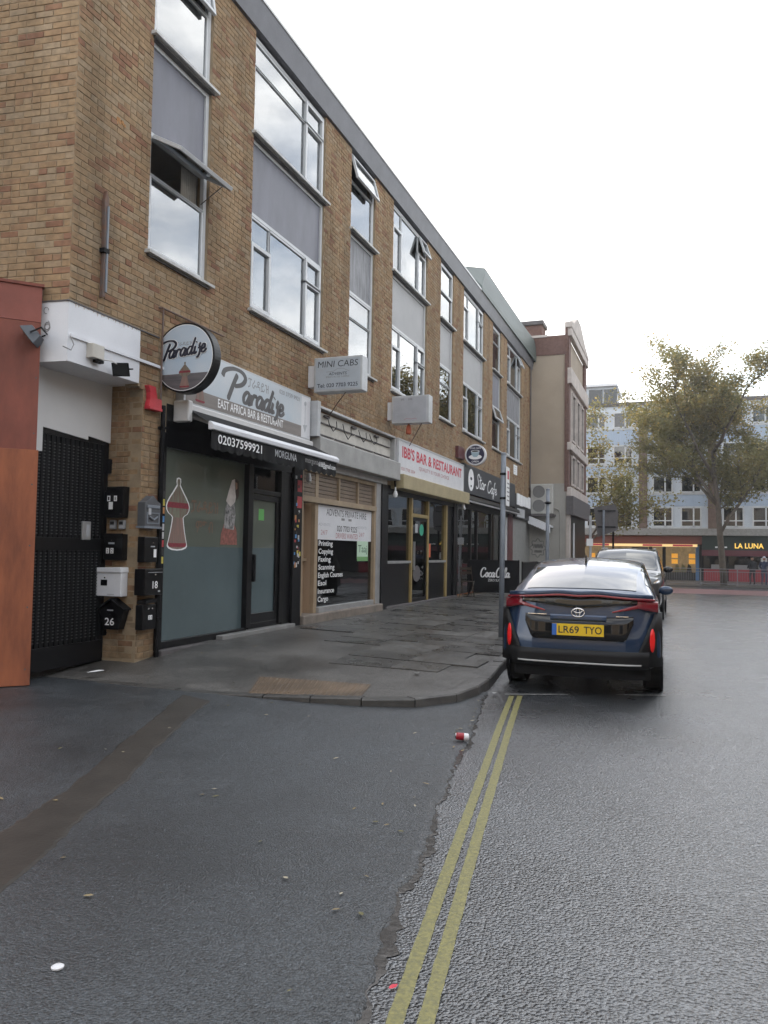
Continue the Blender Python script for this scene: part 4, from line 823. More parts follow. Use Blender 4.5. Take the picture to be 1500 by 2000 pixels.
F4 = FY(23.0); MB(Fr((-5.80, 23.0, 4.44), (1, 0, 0), (0, 0, 1))).lathe([(.30, -.16), (.32, -.15), (.32, -.005), (.31, 0)], 40).build('rim', M_SIGNW, rc); MB(F4).disc(-5.80, 4.44, .275, .001, .004, 40).build('face', mat('cup_navy', (.025, .025, .06), .4), rc); MB(F4).disc(-5.8, 4.37, .20, .0045, .006, 30, .075).build('cup_print', M_TXT_WHITE, rc)
MB(F4).prism([(-5.93, 4.55), (-5.67, 4.55), (-5.69, 4.44), (-5.75, 4.37), (-5.85, 4.37), (-5.91, 4.44)], .0065, .008).build('cup_print', mat('cup_blue', (.34, .46, .52), .5), rc); MB(F4).disc(-5.8, 4.545, .13, .0085, .0095, 24, .035).build('cup_print', M_TXT_WHITE, rc); MB(F4).disc(-5.8, 4.545, .11, .0097, .0105, 24, .025).build('cup_print', M_TXT_BLACK, rc)
text(rc, 'STAR CAFE', F4, -5.97, -5.63, 4.615, 4.66, M_TXT_WHITE, .01, .0045); text(rc, 'OPEN', F4, -5.91, -5.69, 4.205, 4.26, M_TXT_WHITE, .012, .0045); MB(FA).box(22.2, 22.9, 4.28, 4.62, .0, .1).build('wall_bracket', mat('maroon', (.12, .035, .035)), rc)
s5 = thing('shopfront', 'last small shop unit with dark fascia and torn white letters before tan wall', 'shopfront', (FX, 32.4, .2))
MB(FA).box(30.6, 34.4, .2, 2.9, -.1, -.02).build('front', mat('shop_grey', (.25, .25, .235), .6, var=.2), s5); MB(FA).box(30.55, 34.4, 2.9, 3.85, -.05, .10).build('fascia', M_BLACK, s5)
for k in range(5): MB(FA).box(30.9+k*.6, 31.42+k*.6, 3.42+rnd.uniform(-.02, .02), 3.86+rnd.uniform(-.03, .03), .101, .13).build('torn_letter_panel', M_TXT_WHITE, s5)
MB(FA).box(31.0, 32.6, 2.95, 3.3, .101, .104).build('fascia_panel', M_SIGNG, s5)
sp = thing('street_name_plate', 'small white name plate fixed under the last window bay', 'plate', (FX, 31, 4.8)); MB(FA).box(30.7, 31.35, 4.62, 5.0, .0, .025).build('plate', M_TXT_WHITE, sp)
for k in range(3): MB(FA).box(30.78, 31.2-k*.1, 4.9-k*.09, 4.92-k*.09, .0255, .027).build('small_print', M_TXT_LG, sp)

# ================================================================ corner: gate, boxes, lamps, hoarding
gt = thing('security_gate', 'black perforated metal security gate recessed under the white beam', 'gate', (-6.7, 7.5, .1))
GP = Fr((-6.7, 0, 0), (0, 1, 0), (0, 0, 1))
m1 = MB(GP); m1.box(6.6, 7.93, .10, .36, -.03, .012); m1.box(6.6, 7.93, 1.45, 1.60, -.03, .012); m1.box(7.86, 7.93, .36, 2.82, -.03, .015); m1.box(6.6, 7.93, 2.76, 2.83, -.03, .012); m1.build('gate_frame', M_BLACK, gt, bevel=.004)
k = 0; u = 6.62
while u < 7.84:
    MB(GP).box(u, u+.055, .36, 2.76, -.02, .004+.004*(k % 2)).build('slat', M_BLACKM, gt); u += .075; k += 1
m1 = MB(GP)
for i in range(16):
    for j in range(62):
        c, d = 6.64+i*.075+.027, .42+j*.037
        if 1.42 < d < 1.63: continue
        m1.box(c-.016, c+.016, d-.006, d+.006, .0085, .0095)
o = m1.build('perforations', mat('perforation_grey', (.035, .036, .038), .5), gt, fixn=False); o['kind'] = 'stuff'
MB(GP).box(7.50, 7.64, 1.58, 1.80, .012, .04).build('intercom_plate', M_ALU, gt, bevel=.006); MB(GP).box(7.56, 7.61, 1.62, 1.76, .0405, .045).build('intercom_buttons', M_TXT_LG, gt)
for z in (2.5, .5): MB(GP).box(7.90, 8.0, z-.09, z+.09, .0, .06).build('hinge', M_BLACKM, gt, bevel=.01)
# letterboxes -----------------------------------------------------------
LB = 'letterboxes beside the gate'
def lbox(label, fr, u0, u1, v0, v1, dep, m, body=None):
    t = thing('letterbox', label, 'letterbox', fr((u0+u1)/2, v0, 0), LB)
    if body: MB(fr).prism(body, .005, dep).build('body', m, t, bevel=.008)
    else: MB(fr).box(u0, u1, v0, v1, .005, dep).build('body', m, t, bevel=.008)
    return t
def lock(t, fr, u, v, w): MB(fr).disc(u, v, .011, w, w+.008, 12).build('lock', M_CHROME, t)
def tile(t, fr, u, v, ch, w, s=.055, m=M_TXT_WHITE, mt=M_TXT_BLACK):
    MB(fr).box(u, u+s*.8, v, v+s*1.2, w, w+.002).build('number_tile', m, t); text(t, ch, fr, u+s*.18, u+s*.62, v+s*.2, v+s*1.0, mt, .01, w+.0025)
RV = rv
b1 = lbox('tall black letterbox numbered 1 8, topmost next to the gate', RV, .04, .34, 1.87, 2.22, .11, M_BLACK, [(.05, 1.90), (.09, 1.86), (.33, 1.86), (.34, 1.90), (.345, 2.24), (.08, 2.24), (.07, 2.18), (.045, 2.18)])
tile(b1, RV, .10, 2.06, '1', .112); tile(b1, RV, .20, 2.06, '8', .112); MB(RV).box(.125, .185, 1.96, 2.05, .112, .114).build('notice', M_TXT_WHITE, b1); lock(b1, RV, .31, 1.9, .11)
b2 = lbox('black letterbox with white number tiles 22 next to the gate', RV, .05, .34, 1.34, 1.66, .10, M_BLACK); MB(RV).box(.045, .345, 1.60, 1.665, .1, .112).build('flap', M_BLACKM, b2); tile(b2, RV, .10, 1.42, '2', .102); tile(b2, RV, .165, 1.42, '2', .102); lock(b2, RV, .18, 1.575, .10); MB(RV).box(.13, .22, 1.535, 1.555, .1005, .102).build('name_slot', M_TXT_LG, b2)
b3 = lbox('white enamelled letterbox with small black window', RV, -.02, .36, .90, 1.22, .13, M_WHITE); MB(RV).prism([(-.03, 1.19), (.37, 1.19), (.36, 1.255), (-.01, 1.245)], .0, .15).build('lid', M_WHITE, b3, bevel=.006); MB(RV).box(.06, .155, 1.03, 1.10, .1305, .134).build('window', M_BLACK, b3); lock(b3, RV, .12, 1.125, .13); MB(RV).box(.16, .26, .92, .93, .1305, .132).build('name_slot', M_TXT_LG, b3)
b4 = lbox('black pitched roof letterbox numbered 26, lowest next to the gate', RV, .04, .40, .50, .86, .12, M_BLACK, [(.11, .50), (.33, .50), (.40, .74), (.22, .85), (.04, .74)]); MB(RV).prism([(.02, .735), (.22, .855), (.42, .735), (.42, .755), (.22, .878), (.02, .755)], -.0, .15).build('roof', M_BLACKM, b4); text(b4, '26', RV, .13, .27, .55, .64, M_TXT_WHITE, .012, .1215); lock(b4, RV, .21, .68, .12); MB(RV).box(.16, .25, .725, .74, .1205, .122).build('name_slot', M_TXT_LG, b4)
b5 = lbox('grey ornate cast letterbox with arched top', FA, 7.88, 8.20, 1.74, 2.12, .12, mat('pewter', (.10, .105, .115), .45, var=.3), [(7.90, 1.74), (8.20, 1.74), (8.20, 2.05), (8.15, 2.07), (8.05, 2.14), (7.95, 2.07), (7.90, 2.05)]); MB(FA).box(7.93, 8.17, 1.98, 2.02, .12, .135).build('flap', M_STEELP, b5, bevel=.006); MB(FA).ring(7.93, 8.17, 1.79, 1.93, .015, .12, .13).build('relief', M_STEELP, b5); MB(FA).box(7.95, 8.0, 1.90, 1.98, .1305, .133).build('notice', M_TXT_LG, b5); MB(FA).tube([(7.97, 1.88, .13), (8.05, 1.84, .135), (8.13, 1.88, .13)], .012, 6).build('relief', M_STEELP, b5); MB(FA).box(7.88, 8.22, 1.735, 1.76, .005, .13).build('foot', M_STEELP, b5)
b6 = lbox('black letterbox with small white label under the grey ornate one', FA, 7.92, 8.18, 1.32, 1.63, .11, M_BLACK); lock(b6, FA, 8.08, 1.56, .11); MB(FA).box(8.10, 8.15, 1.38, 1.48, .1105, .113).build('number_tile', M_TXT_WHITE, b6); MB(FA).box(8.04, 8.12, 1.505, 1.52, .1105, .112).build('name_slot', M_TXT_LG, b6)
b7 = lbox('black letterbox with large white 18', FA, 7.88, 8.24, .92, 1.24, .16, M_BLACK); text(b7, '18', FA, 8.03, 8.13, 1.0, 1.09, M_TXT_WHITE, .015, .1615); lock(b7, FA, 8.08, 1.17, .16); MB(FA).box(7.94, 8.22, 1.195, 1.20, .1605, .163).build('slot', M_TXT_LG, b7); MB(FA).box(8.14, 8.18, .955, .975, .1605, .162).build('sticker', M_TXT_LG, b7)
b8 = lbox('small black open-lidded letterbox numbered 20 by the ground', FA, 7.92, 8.18, .50, .80, .11, M_BLACK); MB(FA).prism([(7.92, .815), (8.14, .83), (8.15, .875), (7.93, .86)], .02, .15).build('lid', M_BLACKM, b8); tile(b8, FA, 8.03, .62, '2', .111, .045); tile(b8, FA, 8.07, .62, '0', .111, .045); lock(b8, FA, 8.03, .755, .11); lock(b8, FA, 8.1, .755, .11)
for u, lb in ((.09, 'grey key safe under the tall black letterbox, nearer the gate'), (.225, 'grey key safe under the tall black letterbox, nearer the street')):
    k_ = thing('key_safe', lb, 'key safe', RV(u, 1.72, 0), 'key safes'); MB(RV).box(u, u+.085, 1.72, 1.83, .005, .05).build('body', mat('keysafe_grey', (.28, .29, .30), .45), k_, bevel=.01); MB(RV).box(u+.015, u+.07, 1.775, 1.812, .0505, .054).build('keypad', M_TXT_BLACK, k_); MB(RV).box(u+.015, u+.07, 1.735, 1.765, .0505, .053).build('dial', M_TXT_LG, k_)
# red alarm box, downpipe, floodlights, cctv, conduit
ab = thing('alarm_box', 'broken red plastic bracket on the brick beside the round sign', 'bracket', (FX, 8.1, 3.3)); MB(FA).prism([(7.97, 3.24), (8.23, 3.24), (8.23, 3.36), (8.14, 3.36), (8.10, 3.50), (7.96, 3.50), (8.0, 3.42), (8.0, 3.33)], .0, .07).build('bracket', M_REDBOX, ab, bevel=.006); MB(FA).box(7.97, 8.22, 3.205, 3.24, .0, .09).build('base', M_REDBOX, ab, bevel=.006)
dp = thing('downpipe', 'dark thin downpipe beside the frosted shopfront', 'pipe', (FX, 8.3, .1)); MB(FA).tube([(8.29, .12, .05), (8.29, 3.3, .05)], .03, 10).build('pipe', M_BLACKM, dp)
for z in (.6, 1.9, 3.0): MB(FA).box(8.25, 8.33, z, z+.03, .0, .085).build('clip', M_BLACKM, dp)
def flood(label, p, yaw, pit, s=1, dark=M_STEELP):
    t = thing('floodlight', label, 'floodlight', p); q = Matrix.Rotation(yaw, 3, 'Z') @ Matrix.Rotation(pit, 3, 'X'); fr = Fr(p, q @ Vector((1, 0, 0)), q @ Vector((0, 0, 1)), q @ Vector((0, -1, 0)))
    m = MB(fr); a = [m.p(x*s, z*s, -.05*s) for x, z in ((-.07, -.06), (.07, -.06), (.07, .06), (-.07, .06))]; b = [m.p(x*s, z*s, .04*s) for x, z in ((-.12, -.095), (.12, -.095), (.12, .095), (-.12, .095))]; m.F += [a, b]+[[a[k], a[(k+1) % 4], b[(k+1) % 4], b[k]] for k in range(4)]; m.build('housing', dark, t, bevel=.006)
    MB(fr).box(-.10*s, .10*s, -.075*s, .075*s, .0405*s, .044*s).build('lens', M_CARGLASS, t); MB(fr).tube([(-.11*s, 0, 0), (-.12*s, -.02*s, -.10*s), (.12*s, -.02*s, -.10*s), (.11*s, 0, 0)], .009, 6).build('yoke', M_BLACKM, t); return t
flood('grey floodlight on the white beam corner, tilted upwards', (-6.47, 6.44, 3.74), R(-58), R(38), 1.2, mat('flood_grey', (.07, .08, .095), .5)); flood('small black floodlight hanging below the white beam', (-6.04, 7.34, 3.55), R(20), R(25), .85, M_BLACKM)
MB().tube([(-6.02, 7.36, 3.56), (-6.08, 7.22, 3.62), (-6.19, 7.1, 3.62)], .008, 6).build('lamp_arm', M_WHITE2, bpy.data.objects['floodlight.001'])
jb = thing('junction_box', 'cream junction box with sensor on the white beam', 'junction box', (FX, 7.0, 3.65)); MB(FA).box(6.93, 7.12, 3.60, 3.76, .005, .10).build('box', M_CREAM, jb, bevel=.008); MB(FA).box(7.02, 7.13, 3.565, 3.60, .02, .09).build('sensor', M_BLACKM, jb, bevel=.008)
cd = thing('conduit', 'white cable trunking running along the beam to the round sign', 'conduit', (FX, 7.5, 3.7)); MB(FA).box(6.67, 8.30, 3.765, 3.80, .006, .03).build('trunking', M_WHITE, cd); MB(FA).tube([(6.67, 3.77, .02), (6.69, 3.68, .05), (6.62, 3.60, .08), (6.52, 3.62, .06)], .006, 6).build('cable', M_TXT_GREY, cd)
rb = thing('rusty_bar', 'tall dark rusted metal bar fixed to the upper brick corner', 'bar', (FX, 7.13, 4.3)); MB(FA).prism([(7.11, 4.33), (7.16, 4.35), (7.17, 5.50), (7.13, 5.58), (7.10, 5.45), (7.12, 4.9)], .0, .05).build('bar', M_RUST, rb, bevel=.008); MB(FA).box(7.14, 7.165, 4.4, 5.4, .05, .065).build('edge', M_STEELP, rb); MB(FA).box(7.09, 7.18, 4.85, 4.90, .0, .07).build('strap', M_BLACKM, rb)
# hoarding
hd = thing('plywood_hoarding', 'rust orange painted plywood hoarding closing off the left corner', 'hoarding', (-6.7, 6.8, 0)); hu = Vector((.68, .73, 0)).normalized(); FH = Fr((-6.47, 6.57, 0), hu, (0, 0, 1))
MB(FH).box(-1.22, 0, .03, 2.52, .0, .05).build('plywood_sheet', M_PLY2, hd, bevel=.003); MB(FH).box(-2.45, -1.225, .03, 2.52, .0, .05).build('plywood_sheet', M_PLY2, hd, bevel=.003); MB(FH).box(-1.22, -.02, 2.50, 3.90, -.02, .028).build('plywood_sheet', M_PLY1, hd); MB(FH).box(-1.22, -.02, 3.905, 4.29, -.02, .030).build('plywood_sheet', mat('plywood_red2', (.30, .095, .07), .75, var=.3, vs=2), hd); MB(FH).box(-2.45, -1.225, 2.50, 4.29, -.02, .028).build('plywood_sheet', M_PLY1, hd); MB(FH).box(-2.45, .0, 4.29, 4.32, -.06, .05).build('capping', M_PLY1, hd)
for u in (-.05, -.62, -1.18):
    for z in (.2, .85, 1.5, 2.15, 2.7, 3.3, 3.8): MB(FH).disc(u, z, .009, .0505 if z < 2.5 else .0285, .052 if z < 2.5 else .030, 8).build('screw', M_LEAD, hd)
for u in (-.06, -1.2, -2.4): MB(FH).box(u-.04, u+.04, 0, 4.28, -.12, -.025).build('post', M_TIMBER, hd)

# ================================================================ tan rendered building
tb_ = thing('tan_corner_building', 'tan rendered building with red brick and pale stone front and chimneys', 'building', (-5.5, 36, 0))
TY = 34.5; TX = -4.65
MB().box(-14, TX, TY, 41, -.3, 11.0).build('wall', M_TAN, tb_); F5 = FY(TY)
MB(F5).box(-6.4, TX-.02, 10.2, 11.05, .0, .03).build('brick_band', M_REDBR, tb_); MB(F5).box(-6.3, TX-.02, -.3, 4.55, .0, .04).build('grey_render', M_TAN2, tb_); MB(F5).box(TX-.09, TX+.02, 4.2, 11.5, .0, .06).build('quoin_pier', M_REDBR, tb_)
FT = Fr((TX, 0, 0), (0, 1, 0), (0, 0, 1))
MB(FT).box(TY, 35.1, 4.2, 11.6, .0, .08).build('brick_pier', M_REDBR, tb_); MB(FT).box(40.2, 41, 4.2, 11.3, .0, .10).build('brick_pier', M_REDBR, tb_)
for z0, z1 in ((4.0, 4.4), (6.0, 6.35), (8.9, 9.6), (11.0, 11.35)): MB(FT).box(TY-.02, 41.05, z0, z1, .0, .20).build('stone_course', M_STONE, tb_, bevel=.03)
MB(FT).prism([(TY-.1, 11.35), (41, 11.35), (41, 11.5), (39.5, 11.75), (37.6, 12.3), (36.5, 12.3), (35.2, 11.75), (TY-.1, 11.6)], -.1, .22).build('shaped_gable', M_STONE, tb_, bevel=.03); MB(FT).box(35.1, 40.2, 6.35, 8.9, -.0, .05).build('stone_bay', M_STONE, tb_)
for z in (4.55, 6.5): 
    for u in (35.6, 37.2, 38.8): m1 = MB(FT).ring(u, u+1.1, z, z+(1.35 if z < 5 else 2.2), .09, .05, .12); o = m1.build('window', M_STONE, tb_); MB(FT).box(u+.09, u+1.01, z+.09, z+(1.26 if z < 5 else 2.1), .052, .06).build('pane', M_CARGLASS, o)
MB(FT).box(TY-.1, 41, 3.2, 4.0, .0, .30).build('fascia', M_LEAD, tb_); MB(FT).box(TY, 35.0, -.3, 3.2, .0, .12).build('shop_pier', M_STONE, tb_); MB(FT).box(35.0, 41, -.3, 3.2, .0, .05).build('shop_front', M_BLACK, tb_); MB(FT).box(36.4, 36.5, .2, 2.9, .05, .1).build('shop_mullion', M_TXT_WHITE, tb_)
for x0, x1, z1, y0 in ((-7.4, -5.9, 12.05, 35.4), (-9.2, -7.6, 12.6, 35.2)):
    c_ = MB().box(x0, x1, y0, y0+1.0, 10.8, z1-.2).build('chimney', M_REDBR, tb_, bevel=.02); MB().box(x0-.08, x1+.08, y0-.08, y0+1.08, z1-.2, z1).build('chimney_cap', M_LEAD, c_, bevel=.03)
MB(F5).box(-6.3, -5.5, 11.0, 11.1, -.2, .08).build('coping', M_STONE, tb_)
MB(F5).box(-6.22, -5.3, .1, 2.75, .041, .06).build('side_panel', M_TAN2, tb_)
gr = MB(F5); gr.tube([(-5.86+(.30+.045*math.cos(k*.9))*math.cos(k*2*math.pi/56), 1.75+(.36+.05*math.cos(k*.9))*math.sin(k*2*math.pi/56), .064) for k in range(57)], .011, 4)
gr.tube([(-6.08+.44*k/40, 1.83+.10*math.sin(k*1.1), .066) for k in range(41)], .010, 4); gr.tube([(-6.02+.34*k/30, 1.60+.07*math.sin(k*1.3+1), .066) for k in range(31)], .009, 4)
gr.build('graffiti_tag', M_TXT_DG, tb_)
ac = thing('air_conditioner', 'large twin fan air conditioning unit bracketed to the tan wall', 'air conditioner', (-5.7, 34.2, 3.3))
F6 = FY(TY-.42); MB(F6).box(-6.12, -5.18, 3.22, 4.50, -.38, 0).build('casing', mat('ac_cream', (.46, .45, .42), .5, var=.15), ac, bevel=.02)
for z in (4.17, 3.56):
    MB(F6).disc(-5.77, z, .27, .001, .012, 30).build('fan_grille', mat('ac_grille', (.19, .19, .185), .5), ac); MB(Fr((-5.77, TY-.434, z), (1, 0, 0), (0, 0, 1))).lathe([(.285, 0), (.30, .012), (.275, .016), (.27, .004)], 30, False).build('grille_ring', mat('ac_cream', (.46, .45, .42)), ac)
    for k in range(4): r_a = .05+.055*k; MB(Fr((-5.77, TY-.433, z), (1, 0, 0), (0, 0, 1))).lathe([(r_a, 0), (r_a+.008, .003), (r_a+.016, 0)], 24, False).build('grille_ring', M_LEAD, ac)
MB(F6).box(-6.15, -5.1, 3.12, 3.2, -.42, .02).build('bracket', M_LEAD, ac); MB(F6).tube([(-5.18, 3.5, -.3), (-4.95, 3.4, -.35), (-4.9, 3.0, -.38), (-4.9, .3, -.38)], .03, 6).build('pipe', M_TAN2, ac)
wa = thing('awning', 'small grey white awning with ragged valance on tan building corner', 'awning', (-5.4, 34, 3)); MB(F5).prism([(-6.15, 3.02), (-5.2, 2.62), (-5.2, 2.70), (-6.15, 3.12)], .05, .9).build('canopy', M_SIGNW, wa)
v = MB(F5); v.grid([[(-6.15+.95*k/30, 3.02-.4*k/30, .9), (-6.15+.95*k/30, 2.82-.4*k/30-.04*abs(math.sin(k*.9)), .9)] for k in range(31)]); v.build('valance', M_SIGNW, wa, fixn=False)

# ================================================================ street furniture
def pole(label, x, y, top, r, group='grey sign poles'):
    t = thing('sign_pole', label, 'pole', (x, y, 0), group); MB().tube([(x, y, pz(x, y)-.05 if x < -2.2 else g(y)-.05), (x+.012, y, top*.5), (x+.02, y, top)], r, 14).build('shaft', M_STEELP, t, smooth=True); MB(Fr((x+.02, y, top), (1, 0, 0), (0, 1, 0))).lathe([(r+.003, -.03), (r+.003, .0), (r*.7, .012)], 14).build('cap', M_STEELP, t); return t
p1 = pole('grey sign pole at kerb just behind the blue car', -2.76, 12.76, 3.14, .042)
PS = thing('parking_plate', 'white parking plate seen edge-on on the nearer grey pole', 'sign', (-2.7, 12.8, 2.3)); FP = Fr((-2.69, 12.74, 0), (-.06, 1, 0), (0, 0, 1)); MB(FP).box(-.02, .30, 2.28, 2.92, .0, .012).build('plate', M_TXT_WHITE, PS)
for z in (2.80, 2.40): MB(Fr((-2.745, 12.76, z), (1, 0, 0), (0, 1, 0))).lathe([(.05, -.018), (.054, 0), (.05, .018)], 14).build('clip', M_BLACKM, PS)
MB(FP).box(.06, .22, 2.72, 2.86, .0125, .014).build('red_mark', M_TXT_RED, PS); [MB(FP).box(.03, .26, 2.64-k*.07, 2.66-k*.07, .0125, .014).build('small_print', M_TXT_GREY, PS) for k in range(5)]
p2 = pole('grey sign pole further along, in front of the air conditioner', -3.02, 19.0, 3.05, .042)
MB(Fr((-3.0, 19, 2.72), (1, 0, 0), (0, 1, 0))).lathe([(.05, -.03), (.10, 0), (.05, .03)], 12).build('clip', M_BLACKM, p2)
bd = thing('road_sign', 'dark back of a large road sign on its pole at the junction', 'sign', (-2.9, 33, 0)); F7 = FY(33); MB(F7).prism([(-3.36, 3.42), (-2.52, 3.55), (-2.40, 3.25), (-2.42, 2.5), (-3.2, 2.22)], -.03, .0).build('panel', M_LEAD, bd); MB().tube([(-2.96, 32.9, g(33)), (-2.96, 32.9, 3.3)], .045, 10).build('post', M_STEELP, bd); MB().tube([(-2.6, 33.1, g(33)), (-2.6, 33.1, 3.55)], .04, 10).build('post', M_BLACKM, bd)
for z in (3.25, 2.6): MB(F7).box(-3.2, -2.5, z, z+.05, .0, .03).build('rail', M_BLACKM, bd)
wp = thing('sign_pole', 'pale post with small white plate beside the tan building corner', 'pole', (-3.5, 33, 0), 'grey sign poles'); MB().tube([(-3.52, 33.3, g(33)), (-3.52, 33.3, 3.1)], .055, 10).build('shaft', M_SIGNG, wp); MB(FY(33.2)).box(-3.66, -3.40, 1.85, 2.15, .0, .02).build('plate', M_TXT_WHITE, wp)
# cafe barriers
def barrier(label, p0, p1, txt=None):
    t = thing('cafe_barrier', label, 'barrier', (*p0, 0), 'black cafe barriers'); a, b = Vector((*p0, 0)), Vector((*p1, 0)); fr = Fr(a, b-a, (0, 0, 1)); ln = (b-a).length; z0 = pz(p0[0], p0[1])
    for u in (0, ln): MB().tube([fr(u, z0, 0), fr(u, z0+1.12, 0)], .02, 8).build('post', M_BLACK, t); MB(fr).disc(u, z0+.01, .16, -.0, .0, 4) if False else MB(Fr(fr(u, z0, 0), (1, 0, 0), (0, 1, 0))).lathe([(.17, 0), (.17, .012), (.02, .03)], 16).build('base', M_BLACKM, t)
    MB(fr).box(.02, ln-.02, z0+.14, z0+1.08, -.006, .006).build('banner', M_BLACKM, t); MB(fr).box(0, ln, z0+1.08, z0+1.11, -.014, .014).build('top_rail', M_BLACK, t)
    if txt: script(t, 'Coca', fr, .36, .80, z0+.60, .27, M_TXT_WHITE, .08, .0075); script(t, 'Cola', fr, .83, 1.24, z0+.60, .27, M_TXT_WHITE, .08, .0075); text(t, 'ZERO SUGAR', fr, .58, 1.06, z0+.47, z0+.545, M_TXT_WHITE, .004, .0075)
    return t
barrier('black Coca-Cola ZERO SUGAR banner barrier facing down the street', (-6.0, 23.2), (-4.5, 23.2), 1); barrier('black cafe barrier along the pavement, nearer of the two', (-4.42, 23.3), (-4.42, 25.8)); barrier('black cafe barrier along the pavement, farther of the two', (-4.42, 26.0), (-4.42, 28.5))
M_CHAIR = mat('dark_slats', (.05, .035, .022), .6, var=.3)
ch = thing('folding_chair', 'wooden slatted folding chair beside the banner barrier', 'chair', (-6.0, 22.7, .2), 'cafe chairs'); z0 = pz(-6, 22.7)
for x in (-6.12, -5.78):
    MB().tube([(x, 22.95, z0), (x, 22.55, z0+.92)], .014, 6).build('leg', M_CHAIR, ch); MB().tube([(x, 22.5, z0), (x, 22.95, z0+.47)], .014, 6).build('leg', M_CHAIR, ch)
for k in range(4): MB().box(-6.12, -5.78, 22.62+k*.09, 22.69+k*.09, z0+.45, z0+.47).build('seat_slat', M_CHAIR, ch)
for k in range(2): MB().box(-6.12, -5.78, 22.56, 22.585, z0+.68+k*.12, z0+.76+k*.12).build('back_slat', M_CHAIR, ch)
# cctv cameras
for lb, p in (('white dome cctv camera under the ochre shutter box', (FX+.2, 22.45, 2.83)), ('small white bullet cctv camera over the minicab office door', (FX+.1, 12.38, 2.72))):
    t = thing('cctv_camera', lb, 'camera', p, 'cctv cameras'); MB(Fr(p, (1, 0, 0), (0, 1, 0))).lathe([(.03, .12), (.045, .05), (.05, .0), (.03, -.04)], 12).build('housing', M_TXT_WHITE, t); MB().tube([(p[0], p[1], p[2]), (p[0]+.07, p[1]-.09, p[2]-.05)], .03, 10).build('barrel', M_TXT_WHITE, t)

# ================================================================ far building across the junction
fb = thing('flats_over_shops', 'pale blue clad flats over lit shops across the junction', 'building', (0, 60, -.3))
YB = 60; FB = FY(YB); bx0, bx1 = -16, 26
MB().box(bx0, bx1, YB, YB+8, 3.4, 12.45).build('wall', M_CLAD, fb); MB().box(bx0, bx1, YB+3, YB+8, -.4, 3.4).build('wall', M_ROOMDARK, fb)
MB(FB).box(bx0, bx1, 12.45, 12.7, -8, .12).build('roof_edge', M_LEAD, fb); MB(FB).box(bx0, bx1, 2.95, 3.42, -.3, 1.2).build('canopy_slab', mat('canopy_concrete', (.30, .29, .275), .8, var=.25), fb)
k = 0; x = -12.2
while x < bx1-1:
    MB(FB).box(x, x+.58, 3.42, 12.2, .0, .12).build('brick_pier', M_BROWNBR, fb); x += 4.64
for fl, (z0, z1) in enumerate(((3.55, 5.0), (6.0, 7.3), (8.15, 9.55), (10.8, 12.0))):
    MB(FB).box(bx0, bx1, z0-.12, z0, .0, .06).build('sill_band', M_UPVC, fb)
    if fl < 3: MB(FB).box(bx0, bx1, z1+.05, (6.0, 8.15, 10.8)[fl]-.15, .0, .03).build('cladding_panel', mat('blue_panel', (.36, .43, .53), .6, var=.12, vs=2, stretch=(6, 6, .3)), fb)
    x = -12.2+.58
    while x < bx1-3:
        for a, b in ((.35, 1.75), (2.25, 3.65)):
            m1 = MB(FB); m1.ring(x+a, x+b, z0, z1, .10, .0, .09); m1.box(x+a+.82, x+a+.92, z0, z1, .0, .09)
            if fl in (0, 2): m1.box(x+a, x+b, z0+.42, z0+.50, .0, .085)
            o = m1.build('window', M_UPVC, fb); MB(FB).box(x+a+.1, x+b-.1, z0+.1, z1-.1, .005, .02).build('pane', M_CARGLASS, o)
        x += 4.64
MB(FB).box(-12.5, -4.7, 12.7, 14.2, -6, -1.2).build('roof_room', M_CLAD, fb); MB(FB).box(-12.7, -4.5, 14.2, 14.4, -6, -.9).build('roof_room_edge', M_SIGNW, fb)
for x in (-8.0, -6.6, -5.5): MB(FB).box(x, x+1.0, 12.85, 14.0, -1.2, -1.15).build('roof_room_window', M_CARGLASS, fb)
m1 = MB(FB)
for z in (13.15, 13.6): m1.tube([(-4.5, z, -1.0), (9, z+.0, -1.0)], .025, 5)
for k in range(9): m1.tube([(-4.5+k*1.7, 12.7, -1.0), (-4.5+k*1.7, 13.6, -1.0)], .025, 5)
m1.build('roof_railing', M_SIGNG, fb)
# its shops
fs1 = thing('far_shop', 'brightly lit corner shop with orange and cream sign under the flats', 'shop', (-3, 60, -.3)); FS = FY(59.6)
glow = mat('shop_glow', (.25, .19, .11), .6, emit=(1, .68, .33), es=.06, var=.9, vs=1.5); MB(FS).box(-8.5, 1.0, -.2, 2.3, -2.5, -2.4).build('back_wall', glow, fs1); MB(FS).box(-8.5, 1.0, 2.15, 2.32, -.1, .9).build('sign_strip', mat('sign_glow', (.8, .55, .25), .5, emit=(1, .68, .28), es=.22), fs1); MB(FS).box(-8.5, 1.3, 2.32, 2.9, -.1, .35).build('fascia', mat('shop_maroon', (.12, .035, .03), .6), fs1)
for u in (-6.2, -2.6, -.6): MB(FS).box(u, u+1.3, 2.17, 2.30, .901, .92).build('sign_letters', M_TXT_RED, fs1)
for u, c in ((-2.2, M_BLACK), (-1.3, M_BLACK), (.9, mat('blue_post', (.05, .12, .24), .5))): MB(FS).box(u, u+.22, -.2, 2.2, -.2, .1).build('post', c, fs1)
for u, z in ((-.7, 1.35), (-.7, .95), (.45, 1.35), (.45, .95), (-6.4, 1.3), (-5.2, 1.0)): MB(FS).box(u, u+.42, z, z+.32, -.3, -.27).build('poster', mat('poster_orange', (.75, .36, .04), .5, emit=(1, .45, .05), es=.15), fs1)  # orange posters with a faint glow put into their colour
MB(FS).box(-8.5, 1.0, -.25, .35, -.3, -.1).build('stall_riser', M_ROOMDARK, fs1); MB(FS).box(-3.4, -2.3, .3, 2.1, -.4, -.3).build('door', M_DARKGLASS, fs1)
